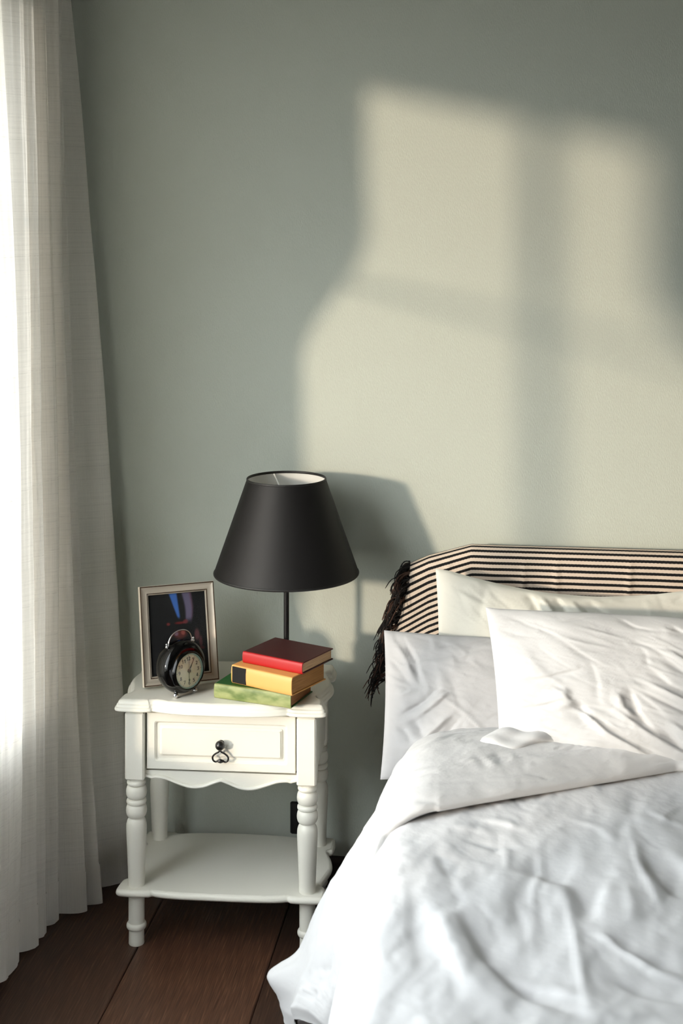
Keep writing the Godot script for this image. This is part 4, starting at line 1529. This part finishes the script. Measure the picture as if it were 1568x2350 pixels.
# ------------------------------------------------------------------ alarm clock
func alarm_clock() -> void:
	var r := 0.062
	var root := thing("alarm_clock", "round black alarm clock with cream dial and chrome handle", "clock", Vector3(-0.780, 0.5776, 0.280), deg_to_rad(52.0))
	var cy := r + 0.004
	var axis := Transform3D(Basis(Vector3(1, 0, 0), PI / 2 - deg_to_rad(4.0)), Vector3(0, cy, 0))     # lathe y -> forward
	var s := Shape.new()
	s.lathe([Vector2(0.00001, -0.046), Vector2(0.034, -0.0455), Vector2(0.047, -0.040), Vector2(0.056, -0.028), Vector2(0.0605, -0.014), Vector2(0.062, -0.003), Vector2(0.0608, 0.006), Vector2(0.0570, 0.014), Vector2(0.0510, 0.0190), Vector2(0.0440, 0.0210), Vector2(0.00001, 0.0212)], 64, axis)
	# raised bezel, set a little low on the front
	var bez := axis
	bez.origin += Vector3(0, -0.0065, 0.0085)
	s.lathe([Vector2(0.0470, 0.0120), Vector2(0.0445, 0.0175), Vector2(0.0420, 0.0195), Vector2(0.0408, 0.0192), Vector2(0.0404, 0.0140)], 64, bez, false)
	obj("case", s, M.black_enamel, root)
	s = Shape.new()
	s.lathe([Vector2(0.0406, 0.0140), Vector2(0.0404, 0.0172), Vector2(0.0372, 0.0150), Vector2(0.0372, 0.0140)], 64, bez, false)
	obj("dial_ring", s, M.dial_rim, root, "pale green ring around the dial")
	s = Shape.new()
	s.lathe([Vector2(0.0378, 0.0138), Vector2(0.0378, 0.0146), Vector2(0.00001, 0.0148)], 64, bez)
	var dial := obj("dial", s, M.dial_cream, root)
	# dial print in the dial's plane: x right, y up, z out
	var face := Transform3D(Basis(Vector3(1, 0, 0), -deg_to_rad(4.0)), Vector3(0, cy - 0.0065, 0.0085))
	var font := SystemFont.new()
	font.font_names = PackedStringArray(["Droid Sans"])
	font.font_weight = 600
	for k in range(1, 13):
		var t := TextMesh.new()
		t.text = str(k)
		t.font = font
		t.font_size = 32
		t.pixel_size = 0.00036
		t.depth = 0.0003
		t.curve_step = 1.0
		var a := TAU * k / 12.0
		var o := obj("numeral", t, M.dial_print, dial)
		o.transform = face * Transform3D(Basis(), Vector3(sin(a) * 0.0278, cos(a) * 0.0278, 0.01505))
	s = Shape.new()
	for k in 60:
		var a := TAU * k / 60.0
		var big := k % 5 == 0
		s.box(Vector3(0.0009 if big else 0.0004, 0.0030 if big else 0.0018, 0.0004), Vector3(0, 0.0355, 0.0152), 0.0001, face * Transform3D(Basis(Vector3(0, 0, 1), -a), Vector3.ZERO))
	obj("minute_track", s, M.dial_print, dial)
	var hand := func(called: String, deg: float, len: float, tail: float, wide: float, z: float):
		var hs := Shape.new()
		var o := PackedVector2Array([Vector2(-wide * 0.7, -tail), Vector2(wide * 0.7, -tail), Vector2(wide, len * 0.55), Vector2(wide * 0.35, len), Vector2(-wide * 0.35, len), Vector2(-wide, len * 0.55)])
		hs.prism(o, [Vector2(0, 0), Vector2(0, 0.0004)], face * Transform3D(Basis(Vector3(0, 0, 1), -deg_to_rad(deg)), Vector3(0, 0, z)) * Transform3D(Basis(Vector3(1, 0, 0), Vector3(0, 0, 1), Vector3(0, 1, 0)), Vector3.ZERO))
		obj(called, hs, M.dial_print, dial)
	hand.call("hour_hand", 34.0, 0.021, 0.004, 0.0014, 0.0156)
	hand.call("minute_hand", 32.0, 0.033, 0.004, 0.0010, 0.0162)
	hand.call("second_hand", 1.0, 0.034, 0.007, 0.0004, 0.0168)
	hand.call("alarm_hand", 180.0, 0.028, 0.0, 0.0006, 0.0153)
	s = Shape.new()
	s.prism(PackedVector2Array([Vector2(0, -0.026), Vector2(0.0026, -0.0205), Vector2(0.0014, -0.0190), Vector2(0, -0.0165), Vector2(-0.0014, -0.0190), Vector2(-0.0026, -0.0205)]), [Vector2(0, 0), Vector2(0, 0.0004)], face * Transform3D(Basis(Vector3(1, 0, 0), Vector3(0, 0, 1), Vector3(0, 1, 0)), Vector3(0, 0, 0.0154)))
	s.lathe([Vector2(0.0042, 0.0148), Vector2(0.0042, 0.0172), Vector2(0.0034, 0.0176)], 24, bez)
	obj("hub", s, M.dial_print, dial)
	# domed glass
	s = Shape.new()
	s.lathe([Vector2(0.0404, 0.0178), Vector2(0.033, 0.0202), Vector2(0.022, 0.0219), Vector2(0.012, 0.0228), Vector2(0.00001, 0.0231)], 48, bez)
	obj("glass", s, M.clear_glass, root)
	# chrome handle with ball ends
	s = Shape.new()
	var path := []
	for k in 25:
		var a := PI * k / 24.0
		path.append(Vector3(-0.0345 * cos(a), cy + 0.050 + 0.033 * pow(sin(a), 0.8), -0.010))
	s.tube(path, 0.0017, 10)
	for sx in [-1, 1]:
		s.tube([Vector3(0.0345 * sx, cy + 0.044, -0.010), Vector3(0.0345 * sx, cy + 0.053, -0.010)], 0.0026, 10)
		s.ball(Vector3(0.0385 * sx, cy + 0.051, -0.010), 0.0042)
		s.ball(Vector3(0.0395 * sx, cy + 0.057, -0.010), 0.0028)
	obj("handle", s, M.chrome, root, "chrome carrying handle")
	for sx in [-1, 1]:
		s = Shape.new()
		s.ball(Vector3(0.0285 * sx, 0.0065, 0.010), 0.0065)
		s.tube([Vector3(0.0285 * sx, 0.008, 0.010), Vector3(0.0255 * sx, 0.018, 0.006)], 0.003, 10)
		obj("foot", s, M.chrome, root, "chrome ball foot")
	s = Shape.new()
	s.ball(Vector3(0, 0.0065, -0.024), 0.0065)
	s.tube([Vector3(0, 0.007, -0.024), Vector3(0, 0.022, -0.020)], 0.003, 10)
	obj("foot", s, M.chrome, root, "chrome ball foot")


func outlet() -> void:
	var root := thing("wall_outlet", "dark wall socket low on the wall behind the nightstand", "socket", Vector3(-0.534, 0.162, BACK))
	var s := Shape.new()
	s.box(Vector3(0.082, 0.082, 0.009), Vector3(0, 0, 0.0045), 0.003)
	obj("plate", s, M.black_plastic, root)
	s = Shape.new()
	s.box(Vector3(0.034, 0.034, 0.020), Vector3(0, 0, 0.018), 0.005)
	obj("plug", s, M.black_plastic, root)
